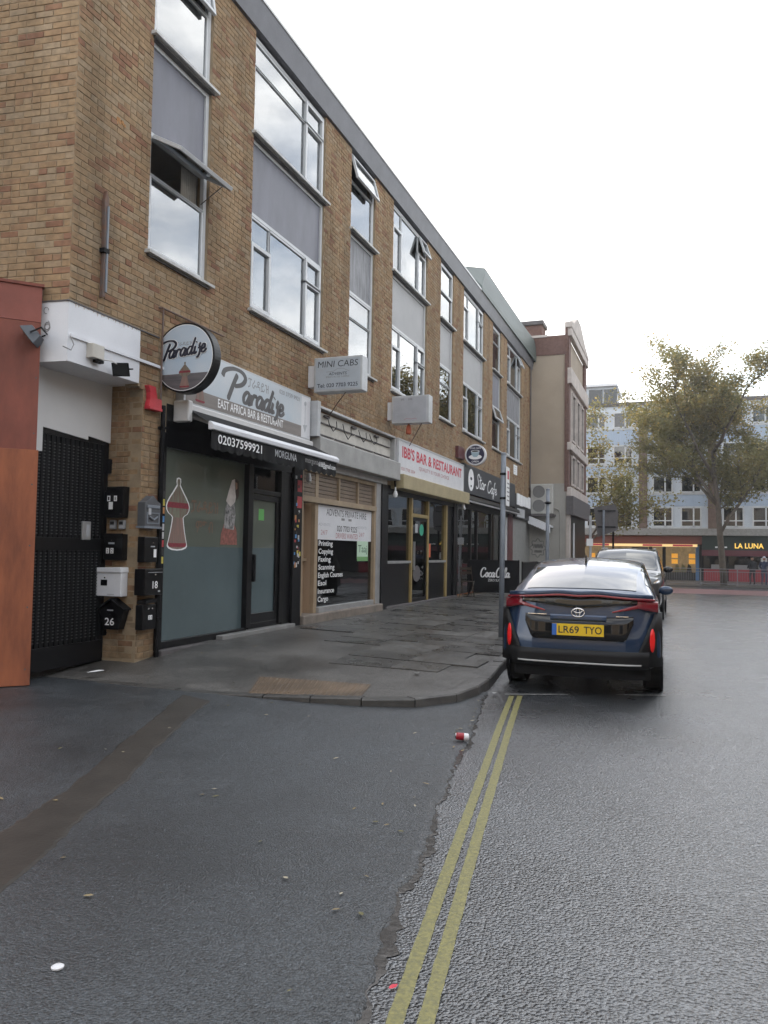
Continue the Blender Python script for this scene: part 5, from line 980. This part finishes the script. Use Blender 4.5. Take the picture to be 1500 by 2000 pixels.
for u in (-.5, -.1, .3): MB(FS).prism([(u, .35), (u+.35, .35), (u+.3, .8), (u+.1, .95)], -.6, -.35).build('goods', M_LEAF if u < 0 else M_BLACKM, fs1)
fs2 = thing('far_shop', 'dark restaurant front with gold LA LUNA letters and red stall riser', 'shop', (5, 60, -.3)); MB(FS).box(1.3, 12, 1.95, 2.95, -.1, .3).build('fascia', mat('luna_green', (.012, .028, .022), .5), fs2); MB(FS).box(1.3, 12, 1.55, 1.95, -.1, .5).build('awning_box', mat('luna_maroon', (.10, .022, .03), .6), fs2)
text(fs2, 'LA LUNA', FS, 3.4, 5.2, 2.08, 2.44, M_GOLD, .02, .305)
for u in (2.15, 5.55): [MB(FS).box(u+k*.2, u+.16+k*.2, 2.10, 2.20, .302, .32).build('small_letter', M_TXT_WHITE, fs2) for k in range(4)]
MB(FS).box(1.3, 12, .62, 1.55, -.2, -.12).build('pane', M_DARKGLASS, fs2); MB(FS).box(1.3, 12, -.3, .62, -.2, .0).build('stall_riser', mat('riser_red', (.26, .022, .03), .5, var=.2), fs2)
for u in (1.9, 3.4, 4.9): MB(FS).box(u, u+.9, .62, .95, -.115, -.10).build('menu_panel', M_TXT_GREY, fs2)
for u in (1.3, 2.9, 6.2, 7.8): MB(FS).box(u, u+.12, -.3, 1.55, -.2, .02).build('mullion', M_BLACK, fs2)
MB(FS).box(5.05, 5.45, .85, 1.45, -.11, -.10).build('notice', M_TXT_WHITE, fs2)
# guard railings: panels between posts
ry = 50.3; zb = -.2
M_RAIL = mat('galvanised_rail', (.20, .20, .21), .5, metal=.3)
def rail(label, x0, y0, x1, y1):
    t = thing('guard_railing', label, 'railing', (x0, y0, zb), 'grey guard railings'); a, b = Vector((x0, y0, 0)), Vector((x1, y1, 0)); fr = Fr(a, b-a, (0, 0, 1)); ln = (b-a).length
    MB().tube([fr(0, zb, 0), fr(0, zb+1.02, 0)], .035, 8).build('post', M_RAIL, t)
    for z in (.98, .82, .12): MB().tube([fr(0, zb+z, 0), fr(ln, zb+z, 0)], .022, 6).build('rail', M_RAIL, t)
    n = int(ln/.13)
    for k in range(1, n): MB(fr).box(ln*k/n-.007, ln*k/n+.007, zb+.12, zb+.82, -.007, .007).build('bar', M_RAIL, t)
lbls = ['guard railing panel nearest the tan building', 'guard railing panel before the lit shop', 'guard railing panel left of the big tree', 'guard railing panel beside the tree trunk', 'guard railing panel right of the tree trunk', 'guard railing panel in front of the two people', 'guard railing panel at the right edge']
for k, lb in enumerate(lbls): rail(lb, -6.9+k*1.98, ry-.25*max(0, k-3)*.5, -6.9+(k+1)*1.98, ry-.25*max(0, k-2)*.5)

# ================================================================ people
def person(label, x, y, z, yaw, coat, hat=None):
    t = thing('person', label, 'person', (x, y, z)); q = Matrix.Rotation(yaw, 3, 'Z')
    J = {'pel': (0, 0, .95), 'ch': (0, -.02, 1.25), 'nk': (0, -.02, 1.48), 'lh': (-.10, 0, .90), 'lk': (-.11, -.03, .50), 'la': (-.12, .02, .09), 'lt': (-.12, -.14, .04), 'rh': (.10, 0, .90), 'rk': (.11, -.10, .50), 'ra': (.12, .0, .09), 'rtoe': (.12, -.16, .04),
         'ls': (-.19, 0, 1.40), 'le': (-.25, -.02, 1.13), 'lw': (-.20, -.20, .98), 'rs': (.19, 0, 1.40), 're': (.25, .0, 1.13), 'rw': (.20, -.22, 1.02)}
    E_ = [('pel', 'ch'), ('ch', 'nk'), ('pel', 'lh'), ('lh', 'lk'), ('lk', 'la'), ('la', 'lt'), ('pel', 'rh'), ('rh', 'rk'), ('rk', 'ra'), ('ra', 'rtoe'), ('ch', 'ls'), ('ls', 'le'), ('le', 'lw'), ('ch', 'rs'), ('rs', 're'), ('re', 'rw')]
    rad = {'pel': .15, 'ch': .165, 'nk': .065, 'lh': .10, 'rh': .10, 'lk': .07, 'rk': .07, 'la': .05, 'ra': .05, 'lt': .04, 'rtoe': .04, 'ls': .075, 'rs': .075, 'le': .055, 're': .055, 'lw': .042, 'rw': .042}
    ks = list(J); me = bpy.data.meshes.new('body'); me.from_pydata([tuple(Vector((x, y, z))+q @ Vector(J[k])) for k in ks], [(ks.index(a), ks.index(b)) for a, b in E_], []); me.materials.append(coat)
    o = bpy.data.objects.new('body', me); COL.objects.link(o); o.parent = t; o.matrix_parent_inverse = PINV(t); sk = o.modifiers.new('s', 'SKIN'); o.modifiers.new('u', 'SUBSURF').levels = 1; o.modifiers['u'].render_levels = 1
    for i, k in enumerate(ks): me.skin_vertices[0].data[i].radius = (rad[k], rad[k]); me.skin_vertices[0].data[i].use_root = k == 'pel'
    c = Vector((x, y, z))+q @ Vector((0, -.04, 1.62))
    MB(Fr(c, q @ Vector((1, 0, 0)), q @ Vector((0, 1, 0)), (0, 0, 1))).lathe([(.02, -.125), (.06, -.10), (.078, -.03), (.08, .04), (.06, .10), (.015, .125)], 14).build('head', M_SKIN, t, smooth=True)
    MB(Fr(c+Vector((0, .015, 0)), q @ Vector((1, 0, 0)), q @ Vector((0, 1, 0)), (0, 0, 1))).lathe([(.082, .0), (.092, .05), (.075, .115), (.02, .14)], 14).build('hat' if hat else 'hair', hat or M_BLACKM, t, smooth=True)
    return t
person('person in black coat and cap standing behind the railing', 4.02, 53.0, -.2, R(200), M_CLOTH)
person('person in dark blue jacket and pale cap at right behind the railing', 4.62, 52.6, -.2, R(160), mat('navy_jacket', (.03, .04, .075), .9), mat('pale_cap', (.5, .5, .55), .8))

# ================================================================ trees
def tree(label, x, y, z, h, rad, trunk_r, n_leaf, seed, leaf, leaf2, crown_z=.28, lean=(0, 0), yfrac=.25):
    t = thing('plane_tree', label, 'tree', (x, y, z), 'plane trees'); r = random.Random(seed); mb = MB(); tips = []
    def limb(p, d, ln, rr, lev):
        pts = [p]; q = Vector(p); dd = Vector(d).normalized(); n = 5
        for k in range(n):
            dd = (dd+Vector((r.gauss(0, .13), r.gauss(0, .13), r.gauss(.03, .08)))*(.35 if lev == 0 else 1)).normalized(); q = q+dd*ln/n; pts.append(tuple(q))
            if lev >= 2: tips.append((q.copy(), lev))
        mb.tube(pts, rr, 7 if lev < 2 else 4, rr*.55)
        if lev < 3:
            for k in range((6, 5, 4)[lev]):
                b = Vector(pts[2+k % 4]) if lev else Vector(pts[2+(k*3) // 5]); a = r.uniform(0, 6.283) if lev else k*1.05+r.uniform(-.3, .3)
                ou = Vector((math.cos(a), math.sin(a), r.uniform(.15, 1.0) if lev == 0 else r.uniform(-.25, .7)))
                limb(tuple(b), dd*.45+ou.normalized(), ln*r.uniform(.52, .74), rr*.50, lev+1)
    limb((x, y, z-.2), (lean[0], lean[1], 1), h*.62, trunk_r, 0); mb.build('trunk', M_BARK, t, smooth=True)
    for part, mm, share in (('crown', leaf, 1-yfrac), ('crown', leaf2, yfrac)):
        lf = MB(); cz = z+h*.6
        for k in range(int(n_leaf*share)):
            c, lev = r.choice(tips); sp = .34 if lev == 3 else .22
            p = c+Vector((r.gauss(0, sp), r.gauss(0, sp), r.gauss(0, sp*.8)))
            if p.z < z+h*crown_z: continue
            if part and mm is leaf2 and p.z < cz+h*.08 and r.random() < .8: continue  # yellow leaves kept mostly to the top, so the crown looks sunlit
            s = r.uniform(.045, .095); a = Vector((r.gauss(0, 1), r.gauss(0, 1), r.gauss(0, .6))).normalized(); b = a.orthogonal().normalized(); b = (b*math.cos(k)+a.cross(b)*math.sin(k))
            i = len(lf.V); lf.V += [tuple(p-a*s), tuple(p+b*s*.8), tuple(p+a*s*1.1), tuple(p-b*s*.8)]; lf.F.append([i, i+1, i+2, i+3])
        o = lf.build(part, mm, t, fixn=False); o['kind'] = 'stuff'
tree('large plane tree with thinning autumn crown in front of the flats', 2.32, 50.9, -.25, 13.3, 5, .21, 64000, 11, M_LEAF, M_LEAFSUN, .22)
tree('smaller plane tree peeking out behind the tan building', -5.1, 46.5, -.25, 9.4, 3, .14, 15000, 5, M_LEAF, M_LEAFSUN, .30)

# ================================================================ terrace across the street (seen in the glass)
ot = thing('opposite_terrace', 'red brick terrace with pale window bays across the road', 'building', (10, 20, 0)); FO = Fr((10.5, 0, 0), (0, -1, 0), (0, 0, 1))
MB(FO).box(-46, 12, -.2, 8.6, -6, 0).build('wall', mat('opposite_brick', (.17, .12, .085), .85, var=.3, vs=6), ot); MB(FO).box(-46, 12, 8.6, 8.9, -6, .2).build('parapet', M_LEAD, ot); MB(FO).box(-46, 12, 3.0, 3.7, .0, .25).build('shop_fascia', M_CREAM, ot)
for k in range(14):
    u = -44+k*4
    for z in (4.5, 6.7): o = MB(FO).ring(u, u+1.5, z, z+1.6, .12, .0, .08).build('window', M_UPVC, ot); MB(FO).box(u+.1, u+1.4, z+.1, z+1.5, .005, .02).build('pane', M_CARGLASS, o)
    MB(FO).box(u-.2, u+2.6, .4, 2.8, .005, .03).build('shop_window', M_CARGLASS, ot)
struct(MB().box(7.0, 10.6, -40, 44, -.4, .12).build('opposite_pavement', M_PAVE))

vb = thing('stock_brick_building', 'tan stock brick building behind the viewer, reflected in the blue car', 'building', (5, -14, 0)); FV = Fr((0, -13, 0), (-1, 0, 0), (0, 0, 1))
MB(FV).box(-26, 22, -.2, 9.5, -5, 0).build('wall', M_TAN, vb); MB(FV).box(-26, 22, 9.5, 9.8, -5, .2).build('parapet', M_STONE, vb)
for k in range(10):
    for z in (1.0, 4.2, 7.0): o = MB(FV).ring(-24+k*4.6, -22+k*4.6, z, z+1.7, .12, .0, .08).build('window', M_UPVC, vb); MB(FV).box(-23.9+k*4.6, -22.1+k*4.6, z+.1, z+1.6, .005, .02).build('pane', M_CARGLASS, o)
# ================================================================ cars
def spline(P, t):                             # P: list of (key, vector-tuple) ; Catmull-Rom on key index
    n = len(P)-1; i = min(int(t), n-1); f = t-i; g_ = lambda k: P[max(0, min(n, k))]
    a, b, c, d = g_(i-1), g_(i), g_(i+1), g_(i+2); return [.5*(2*q+(r_-p)*f+(2*p-5*q+4*r_-s)*f*f+(3*q-p-3*r_+s)*f**3) for p, q, r_, s in zip(a, b, c, d)]
class Car:
    def __init__(s, st, x, y, fwd=1, deform=None): s.st = st; s.x = x; s.y = y; s.f = fwd; s.np = len(st[0][1])-1; s.df = deform
    def S(s, i, j, side):                     # i: station param, j: profile param
        flat = [[a]+[c for p in pr for c in p] for a, pr in s.st]; v = spline(flat, i); yy = v[0]; prof = [(v[1+2*k], v[2+2*k]) for k in range(s.np+1)]
        x, z = spline(prof, j); x = max(x, 0)
        if s.df: yy += s.df(x, yy, z)
        return (s.x+side*x, s.y+s.f*yy, z)
    def patch(s, mb, i0, i1, j0, j1, side, ni=8, nj=5, d=0):
        rows = []
        for a in range(ni+1):
            row = []
            for b in range(nj+1):
                i, j = i0+(i1-i0)*a/ni, j0+(j1-j0)*b/nj; p = Vector(s.S(i, j, side))
                if d:
                    e = .02; n = (Vector(s.S(min(i+e, len(s.st)-1), j, side))-Vector(s.S(max(i-e, 0), j, side))).cross(Vector(s.S(i, min(j+e, s.np), side))-Vector(s.S(i, max(j-e, 0), side)))
                    if n.length > 1e-9:
                        n.normalize(); c = Vector((s.x, p.y, .8))
                        if n.dot(p-c) < 0: n = -n
                        p = p+n*d
                row.append(tuple(p))
            rows.append(row)
        mb.grid(rows); return mb
def wheel(root, x, y, side, r=.315, w=.21):
    fr = Fr((x, y, r), (0, 1, 0), (0, 0, 1)) if side > 0 else Fr((x, y, r), (0, -1, 0), (0, 0, 1))
    t = MB(fr).lathe([(r*.62, -w/2), (r*.93, -w/2), (r, -w/2+.03), (r, w/2-.03), (r*.93, w/2), (r*.62, w/2), (r*.60, w/2-.03)], 32, False).build('wheel', M_RUBBER, root, smooth=False)
    rm = MB(fr); rm.lathe([(r*.63, w/2-.05), (r*.63, w/2-.01), (r*.57, w/2-.015), (r*.55, w/2-.06), (r*.12, w/2-.05), (r*.10, w/2-.02), (.02, w/2-.015)], 28); rm.build('rim', M_ALU, t)
    for k in range(5):
        a = k*2*math.pi/5; m1 = MB(fr); c, s_ = math.cos(a), math.sin(a); P = [(.06, -.025), (r*.58, -.045), (r*.58, .045), (.06, .025)]; m1.prism([(p*c-q*s_, p*s_+q*c) for p, q in P], w/2-.05, w/2-.012); m1.build('spoke', M_ALU, t)
# ---- dark blue hatchback, seen from behind
def rear_y(x): return .26*min(1.2, abs(x)/.86)**5
pr0 = lambda w, zb, belt, gx, gz, rx, rz, tz: [(0, zb), (w*.7, zb), (w*.97, zb+.10), (w, .52), (w*.985, .74), (w*.93, belt), (gx, gz), (rx, rz), (0, tz)]
def rs_(w): return (.26*(w/.86)**5, pr0(w, .33, .97, w*.86, 1.03, w*.6, 1.075, 1.085))
ST = [rs_(.50), rs_(.70), rs_(.80), (.28, pr0(.865, .30, .98, .74, 1.07, .55, 1.115, 1.125)), (.75, pr0(.885, .22, .985, .72, 1.19, .55, 1.245, 1.27)), (1.4, pr0(.885, .20, .965, .70, 1.29, .57, 1.375, 1.41)), (2.1, pr0(.885, .20, .95, .69, 1.31, .58, 1.42, 1.465)), (2.7, pr0(.885, .20, .94, .68, 1.26, .56, 1.375, 1.42)), (3.3, pr0(.885, .20, .93, .70, 1.06, .58, 1.14, 1.19)), (3.75, pr0(.88, .20, .86, .72, .93, .55, .97, .99)), (4.25, pr0(.84, .22, .74, .68, .79, .5, .82, .84)), (4.55, pr0(.70, .26, .60, .55, .64, .4, .66, .67))]
CXX, CYY = -1.03, 8.55
lean = lambda x, y, z: .14*max(0, z-.58)*max(0, 1-y/.9)
car = Car(ST, CXX, CYY, 1, lean)
pc = thing('parked_car', 'dark blue hatchback seen from behind with yellow plate LR69 TYO', 'car', (CXX, CYY, 0), 'cars parked along the kerb')
mb = MB()
for sd_ in (1, -1): car.patch(mb, 0, 11, 0, 8, sd_, 66, 40)
# close the tail between the two first stations
ids = [[car.S(0, 8*k/40, 1)[:3], car.S(0, 8*k/40, -1)[:3]] for k in range(41)]
mb.grid([[a, tuple((p+q)/2 for p, q in zip(a, b)), b] for a, b in ids])
me_o = mb.build('body', M_CARBLUE, pc, smooth=True, fixn=True)
def cpatch(name, m, i0, i1, j0, j1, side, d=.004, ni=10, nj=5, par=None): return car.patch(MB(), i0, i1, j0, j1, side, ni, nj, d).build(name, m, par or pc, smooth=True, fixn=False)
for sd_ in (1, -1):
    o = cpatch('side_window', M_CARGLASS, 4.6, 6.9, 5.25, 6.75, sd_); cpatch('quarter_window', M_CARGLASS, 3.7, 4.5, 5.35, 6.3, sd_); cpatch('side_window', M_CARGLASS, 7.0, 8.2, 5.3, 6.6, sd_)
    cpatch('sill_trim', M_CARTRIM, 3.4, 9, .9, 1.8, sd_, .006)
    for i in (4.55, 6.95): cpatch('door_gap', M_CARTRIM, i, i+.03, 2.0, 5.2, sd_, .003, 2, 10)
    mx_, my_ = CXX+sd_*.95, CYY+3.05; m1 = MB(Fr((mx_, my_, 1.02), (1, 0, 0), (0, 0, .68), (0, -1, 0))); m1.fr.v = m1.fr.v*.62; m1.lathe([(.03, -.09), (.085, -.06), (.10, 0), (.095, .05), (.07, .06)], 16); o = m1.build('door_mirror', M_CARBLUE, pc, smooth=True); MB().box(min(mx_, CXX+sd_*.85), max(mx_, CXX+sd_*.85), my_-.03, my_+.03, .98, 1.02).build('mirror_arm', M_CARBLK, o)
    for yy in (.93, 3.63): wheel(pc, CXX+sd_*.775, CYY+yy, sd_, .315, .215); MB(Fr((CXX+sd_*.882, CYY+yy, .33), (0, sd_, 0), (0, 0, 1))).disc(0, 0, .355, -.03, .004, 32).build('wheel_arch', M_CARTRIM, pc)
# rear screen and roof
for sd_ in (1, -1): cpatch('rear_window', M_SCREEN, 3.02, 4.62, 6.85, 8, sd_, .006, 12, 8); cpatch('front_window', M_CARGLASS, 7.2, 8.6, 6.9, 8, sd_, .004, 8, 6)
m1 = MB(Fr((CXX-.02, CYY+1.32, 1.40), (1, 0, 0), (0, 0, 1))); m1.prism([(-.012, 0), (.012, 0), (.006, .09), (-.006, .09)], -.05, .05); m1.build('fin_aerial', M_CARBLK, pc)
def ry(x, z, d=0): return CYY+rear_y(x)+lean(x, rear_y(x), z)-d
def strip(name, m, x0, x1, zl, zh, d=.006, n=24, par=None, nz=3, th=None):
    mb = MB(); rows = []
    for k in range(n+1):
        x = x0+(x1-x0)*k/n; a, b = zl(x), zh(x); rows.append([(CXX+x, ry(x, a+(b-a)*q/nz, d), a+(b-a)*q/nz) for q in range(nz+1)])
    if th:
        rows = [[(r_[0][0], r_[0][1]+th, r_[0][2])]+r_+[(r_[-1][0], r_[-1][1]+th, r_[-1][2])] for r_ in rows]
    return mb.grid(rows).build(name, m, par or pc, smooth=True, fixn=False)
C = lambda v: (lambda x: v)
wav = lambda x: 1.068-.022*math.exp(-(x/.16)**2)+.014*math.cos(x*6)-.05*(abs(x)/.85)**4
strip('spoiler_lip', M_CARBLUE, -.78, .78, lambda x: wav(x)+.012, lambda x: wav(x)+.05, .045, 30, th=.12)
strip('light_bar', M_TAIL, -.80, .80, lambda x: wav(x)-.010, lambda x: wav(x)+.010, .050, 30, th=.10)
strip('lower_rear_window', M_CARGLASS, -.62, .62, lambda x: .955+.035*(abs(x)/.62)**2-.02*math.exp(-(x/.25)**2), lambda x: wav(x)-.016, .010, 30, th=.03)
for s_ in (1, -1):
    a, b = (.62, .83) if s_ > 0 else (-.83, -.62)
    strip('tail_lamp', M_TAIL, a, b, lambda x: .945-.045*(abs(x)-.62)/.21, lambda x: wav(x)-.014, .018, 10, th=.05)
    a, b = (.36, .63) if s_ > 0 else (-.63, -.36)
    strip('lamp_fin', M_TAIL, a, b, lambda x: .893+.05*(abs(x)-.36)/.27, lambda x: .905+.08*(abs(x)-.36)/.27, .016, 8, th=.03)
    a, b = (.60, .875) if s_ > 0 else (-.875, -.60)
    strip('bumper_vent', M_CARTRIM, a, b, lambda x: .34, lambda x: min(.90, .42+.48*((abs(x)-.60)/.20)), .010, 14, th=.04)
    a, b = (.745, .80) if s_ > 0 else (-.80, -.745)
    strip('reflector', M_REFL, a, b, lambda x: .615-.12*math.sqrt(max(0, 1-((abs(x)-.7725)/.0275)**2)), lambda x: .615+.12*math.sqrt(max(0, 1-((abs(x)-.7725)/.0275)**2)), .022, 14, th=.02)
trap = lambda x: .60+.20*max(0, (abs(x)-.50)/.09) if abs(x) > .50 else .60
strip('plate_recess', M_CARBLK, -.58, .58, trap, lambda x: .855-.02*math.cos(x*3), .008, 34, th=.01)
strip('recess_trim', M_CARBLUE, -.30, .30, lambda x: .80, lambda x: .862, .014, 16, th=.02)
strip('rear_bumper', M_CARTRIM, -.74, .74, C(.315), C(.495), .014, 30, th=.08); strip('bumper_strip', M_ALU, -.66, .66, C(.352), C(.368), .020, 26, th=.02)
strip('diffuser', M_BLACKM, -.70, .70, C(.20), C(.315), -.06, 12)
MB().box(CXX-.75, CXX+.75, CYY+.35, CYY+4.2, .17, .30).build('underbody', M_BLACKM, pc)
FN = FY(CYY); yo = -(ry(0, .70, .03)-CYY)
plate = MB(FN).box(CXX-.275, CXX+.275, .645, .765, -yo*0-.02+yo, yo+.006).build('number_plate', M_PLATE, pc); MB(FN).box(CXX-.275, CXX-.225, .645, .765, yo+.0062, yo+.0075).build('blue_band', M_BLUEBAND, plate); MB(FN).box(CXX-.23, CXX+.275, .622, .645, yo-.01, yo+.006).build('dealer_strip', M_CARBLK, plate)
text(plate, 'LR69', FN, CXX-.205, CXX+.015, .668, .745, M_TXT_BLACK, .012, yo+.0078); text(plate, 'TYO', FN, CXX+.065, CXX+.255, .668, .745, M_TXT_BLACK, .012, yo+.0078)
ye = -(ry(0, .87, .022)-CYY)
em = MB(Fr((CXX, CYY-ye, .885), (1, 0, 0), (0, 0, 1)))
def ell(mb, cx, cz, a, b, r, w): 
    mb.tube([(cx+a*math.cos(t*math.pi/14), cz+b*math.sin(t*math.pi/14), w) for t in range(29)], r, 6)
ell(em, 0, 0, .068, .046, .007, 0); ell(em, 0, .0, .022, .044, .006, .001); ell(em, 0, .020, .046, .022, .006, .002); em.build('badge', M_CHROME, pc, smooth=True)
for a, b, z in ((-.55, -.34, .865), (.40, .53, .865)): strip('badge', M_CHROME, a, b, C(z-.012), C(z-.004), .012, 6)
pc.rotation_euler[2] = R(1.8); pc.scale = (.965, 1, 1)
# ---- SUV facing the camera
sv0 = lambda w, zb, belt, gx, gz, rx, rz, tz: [(0, zb), (w*.7, zb), (w*.97, zb+.08), (w, .60), (w*.99, .86), (w*.94, belt), (gx, gz), (rx, rz), (0, tz)]
SV = [(0, sv0(.70, .30, .80, .62, .86, .45, .90, .92)), (.12, sv0(.84, .28, .90, .74, .97, .5, 1.0, 1.02)), (.6, sv0(.90, .25, .98, .78, 1.03, .55, 1.06, 1.08)), (1.25, sv0(.92, .24, 1.04, .80, 1.10, .60, 1.13, 1.15)), (1.75, sv0(.92, .24, 1.06, .76, 1.36, .62, 1.42, 1.46)), (2.2, sv0(.92, .24, 1.06, .74, 1.52, .62, 1.61, 1.65)), (3.2, sv0(.92, .24, 1.06, .74, 1.55, .62, 1.65, 1.69)), (4.1, sv0(.91, .26, 1.06, .73, 1.50, .60, 1.60, 1.64)), (4.5, sv0(.86, .30, 1.02, .68, 1.30, .52, 1.40, 1.44))]
sx_, sy_ = -1.32, 19.0
suv = Car(SV, sx_, sy_); sv = thing('parked_car', 'dark grey SUV facing the camera parked beyond the blue car', 'car', (sx_, sy_, 0), 'cars parked along the kerb')
mb = MB()
for sd_ in (1, -1): suv.patch(mb, 0, 8, 0, 8, sd_, 44, 34)
ids = [[suv.S(0, 8*k/34, 1), suv.S(0, 8*k/34, -1)] for k in range(35)]; mb.grid([[a, b] for a, b in ids]); mb.build('body', M_SILVER, sv, smooth=True)
for sd_ in (1, -1):
    sp_ = lambda n, m, a, b, c, d, dd=.005: suv.patch(MB(), a, b, c, d, sd_, 8, 6, dd).build(n, m, sv, smooth=True, fixn=False)
    sp_('windscreen', M_SCREEN, 3.1, 4.8, 6.35, 8); sp_('side_window', M_CARGLASS, 4.3, 6.8, 5.2, 6.5); sp_('sill_trim', M_CARTRIM, .6, 7.6, .8, 2.1, .008); sp_('headlamp', M_CHROME, .5, 1.3, 4.7, 5.6); sp_('bumper_trim', M_CARTRIM, .1, 1.0, 1.0, 3.0, .008)
    for yy in (.92, 3.75): wheel(sv, sx_+sd_*.80, sy_+yy, sd_, .355, .235); MB(Fr((sx_+sd_*.917, sy_+yy, .37), (0, sd_, 0), (0, 0, 1))).disc(0, 0, .41, -.03, .005, 30).build('wheel_arch', M_CARTRIM, sv)
    m1 = MB(Fr((sx_+sd_*1.0, sy_+1.75, 1.16), (1, 0, 0), (0, 0, 1))); m1.fr.v = m1.fr.v*.65; m1.lathe([(.03, -.06), (.10, -.05), (.12, .0), (.10, .06), (.03, .08)], 14); m1.build('door_mirror', M_CARBLK, sv, smooth=True)
    MB().tube([(sx_+sd_*.64, sy_+2.3, 1.66), (sx_+sd_*.64, sy_+4.0, 1.68)], .02, 6).build('roof_rail', M_ALU, sv)
MB(FY(sy_)).box(sx_-.45, sx_+.45, .62, .84, .0, .02).build('grille', M_CARBLK, sv); MB(FY(sy_)).box(sx_-.26, sx_+.26, .48, .59, .01, .03).build('number_plate', M_TXT_WHITE, sv)

# ================================================================ litter
can = thing('drink_can', 'crushed red and silver drink can lying by the gutter', 'can', (-1.64, 6.1, .02)); fc = Fr((-1.66, 6.08, .052), (.35, .3, .85), (.2, -.9, .2)); fc = Fr((-1.62, 6.10, .055), (0, .25, 1), (-.35, .9, -.22))
MB(fc).lathe([(.022, -.052), (.0285, -.045), (.0285, -.012)], 18).build('dented_end', M_SIGNW, can); MB(fc).lathe([(.0285, -.012), (.0285, .04), (.022, .050)], 18).build('body', mat('can_red', (.40, .008, .02), .35, var=.6, vs=22, col2=(.22, .01, .02)), can); MB(fc).lathe([(.022, .0501), (.023, .054), (.019, .052)], 18).build('rim', M_CHROME, can)
cp = MB(Fr((-2.05, 2.26, .024), (1, 0, 0), (0, 1, 0))).lathe([(.021, 0), (.022, .006), (.019, .008), (.018, .005)], 24).build('bottle_cap', M_SIGNW); tag(cp, 'round white bottle cap on the near forecourt', 'cap')
def flake(name, label, cat, x, y, s, col, grp=None, asp=.45, z=None):
    a = rnd.uniform(0, 6.28); zz = (pz(x, y)+.016 if (y > 7.1 and x < -2.2) else (.026 if x < -1.2 else .008)) if z is None else z; mb = MB(Fr((x, y, zz), (math.cos(a), math.sin(a), 0), (-math.sin(a), math.cos(a), 0)))
    P = [(-1, 0, 0), (-.5, .8, .12), (.2, 1, .25), (1.1, .1, .3), (.3, -.9, .2), (-.45, -.8, .1)]; top = [mb.p(p*s, q*s*asp, w*s+.001) for p, q, w in P]; c = mb.p(0, 0, .03*s+.001); mb.F = [[c, top[k], top[(k+1) % 6]] for k in range(6)]
    return tag(mb.build(name, col, fixn=False), label, cat, grp)
flake('paper_scrap', 'crumpled white paper scrap on the pavement near the kerb', 'litter', -2.78, 8.48, .055, M_TXT_WHITE, None, .7); flake('paper_scrap', 'white paper leaflet lying in front of the gate', 'litter', -6.15, 7.2, .10, M_TXT_WHITE, None, .5, .09); flake('paper_scrap', 'small white scrap at the foot of the curved kerb', 'litter', -1.85, 8.25, .04, M_TXT_WHITE, None, .7); flake('paper_scrap', 'small red scrap between the gutter and yellow lines', 'litter', -.93, 2.62, .018, M_TXT_RED, None, .6, .008)
LC = [mat('leaf_pale', (.30, .27, .20), .7), mat('leaf_tan', (.22, .17, .09), .7), mat('leaf_olive', (.12, .11, .05), .7)]
for k in range(78):
    x, y = (rnd.uniform(-4.6, -1.4), rnd.uniform(2.0, 6.9)) if k < 26 or k > 62 else ((rnd.uniform(-6.0, -2.4), rnd.uniform(7.2, 9.4)) if k < 38 else (-1.0-.12*(q_ := rnd.uniform(2.2, 8))+rnd.uniform(.0, .15), q_))
    flake('fallen_leaf', 'small curled fallen leaf lying on the ground', 'leaf', x, y, rnd.uniform(.012, .026), LC[k % 3], 'scattered fallen leaves', .4)

# ================================================================ thin hazy air
hz = MB().box(-60, 60, -40, 100, -1.6, 17.5).build('haze', mat('haze_dummy', (1, 1, 1)))
hm = bpy.data.materials.new('haze_air'); hm.use_nodes = True; ht = hm.node_tree; ht.nodes.clear(); ho = ht.nodes.new('ShaderNodeOutputMaterial'); hv = ht.nodes.new('ShaderNodeVolumePrincipled')
hv.inputs['Color'].default_value = (.95, .96, 1, 1); hv.inputs['Density'].default_value = .0009; hv.inputs['Anisotropy'].default_value = .4; ht.links.new(hv.outputs[0], ho.inputs['Volume'])
hz.data.materials.clear(); hz.data.materials.append(hm); hz['kind'] = 'stuff'
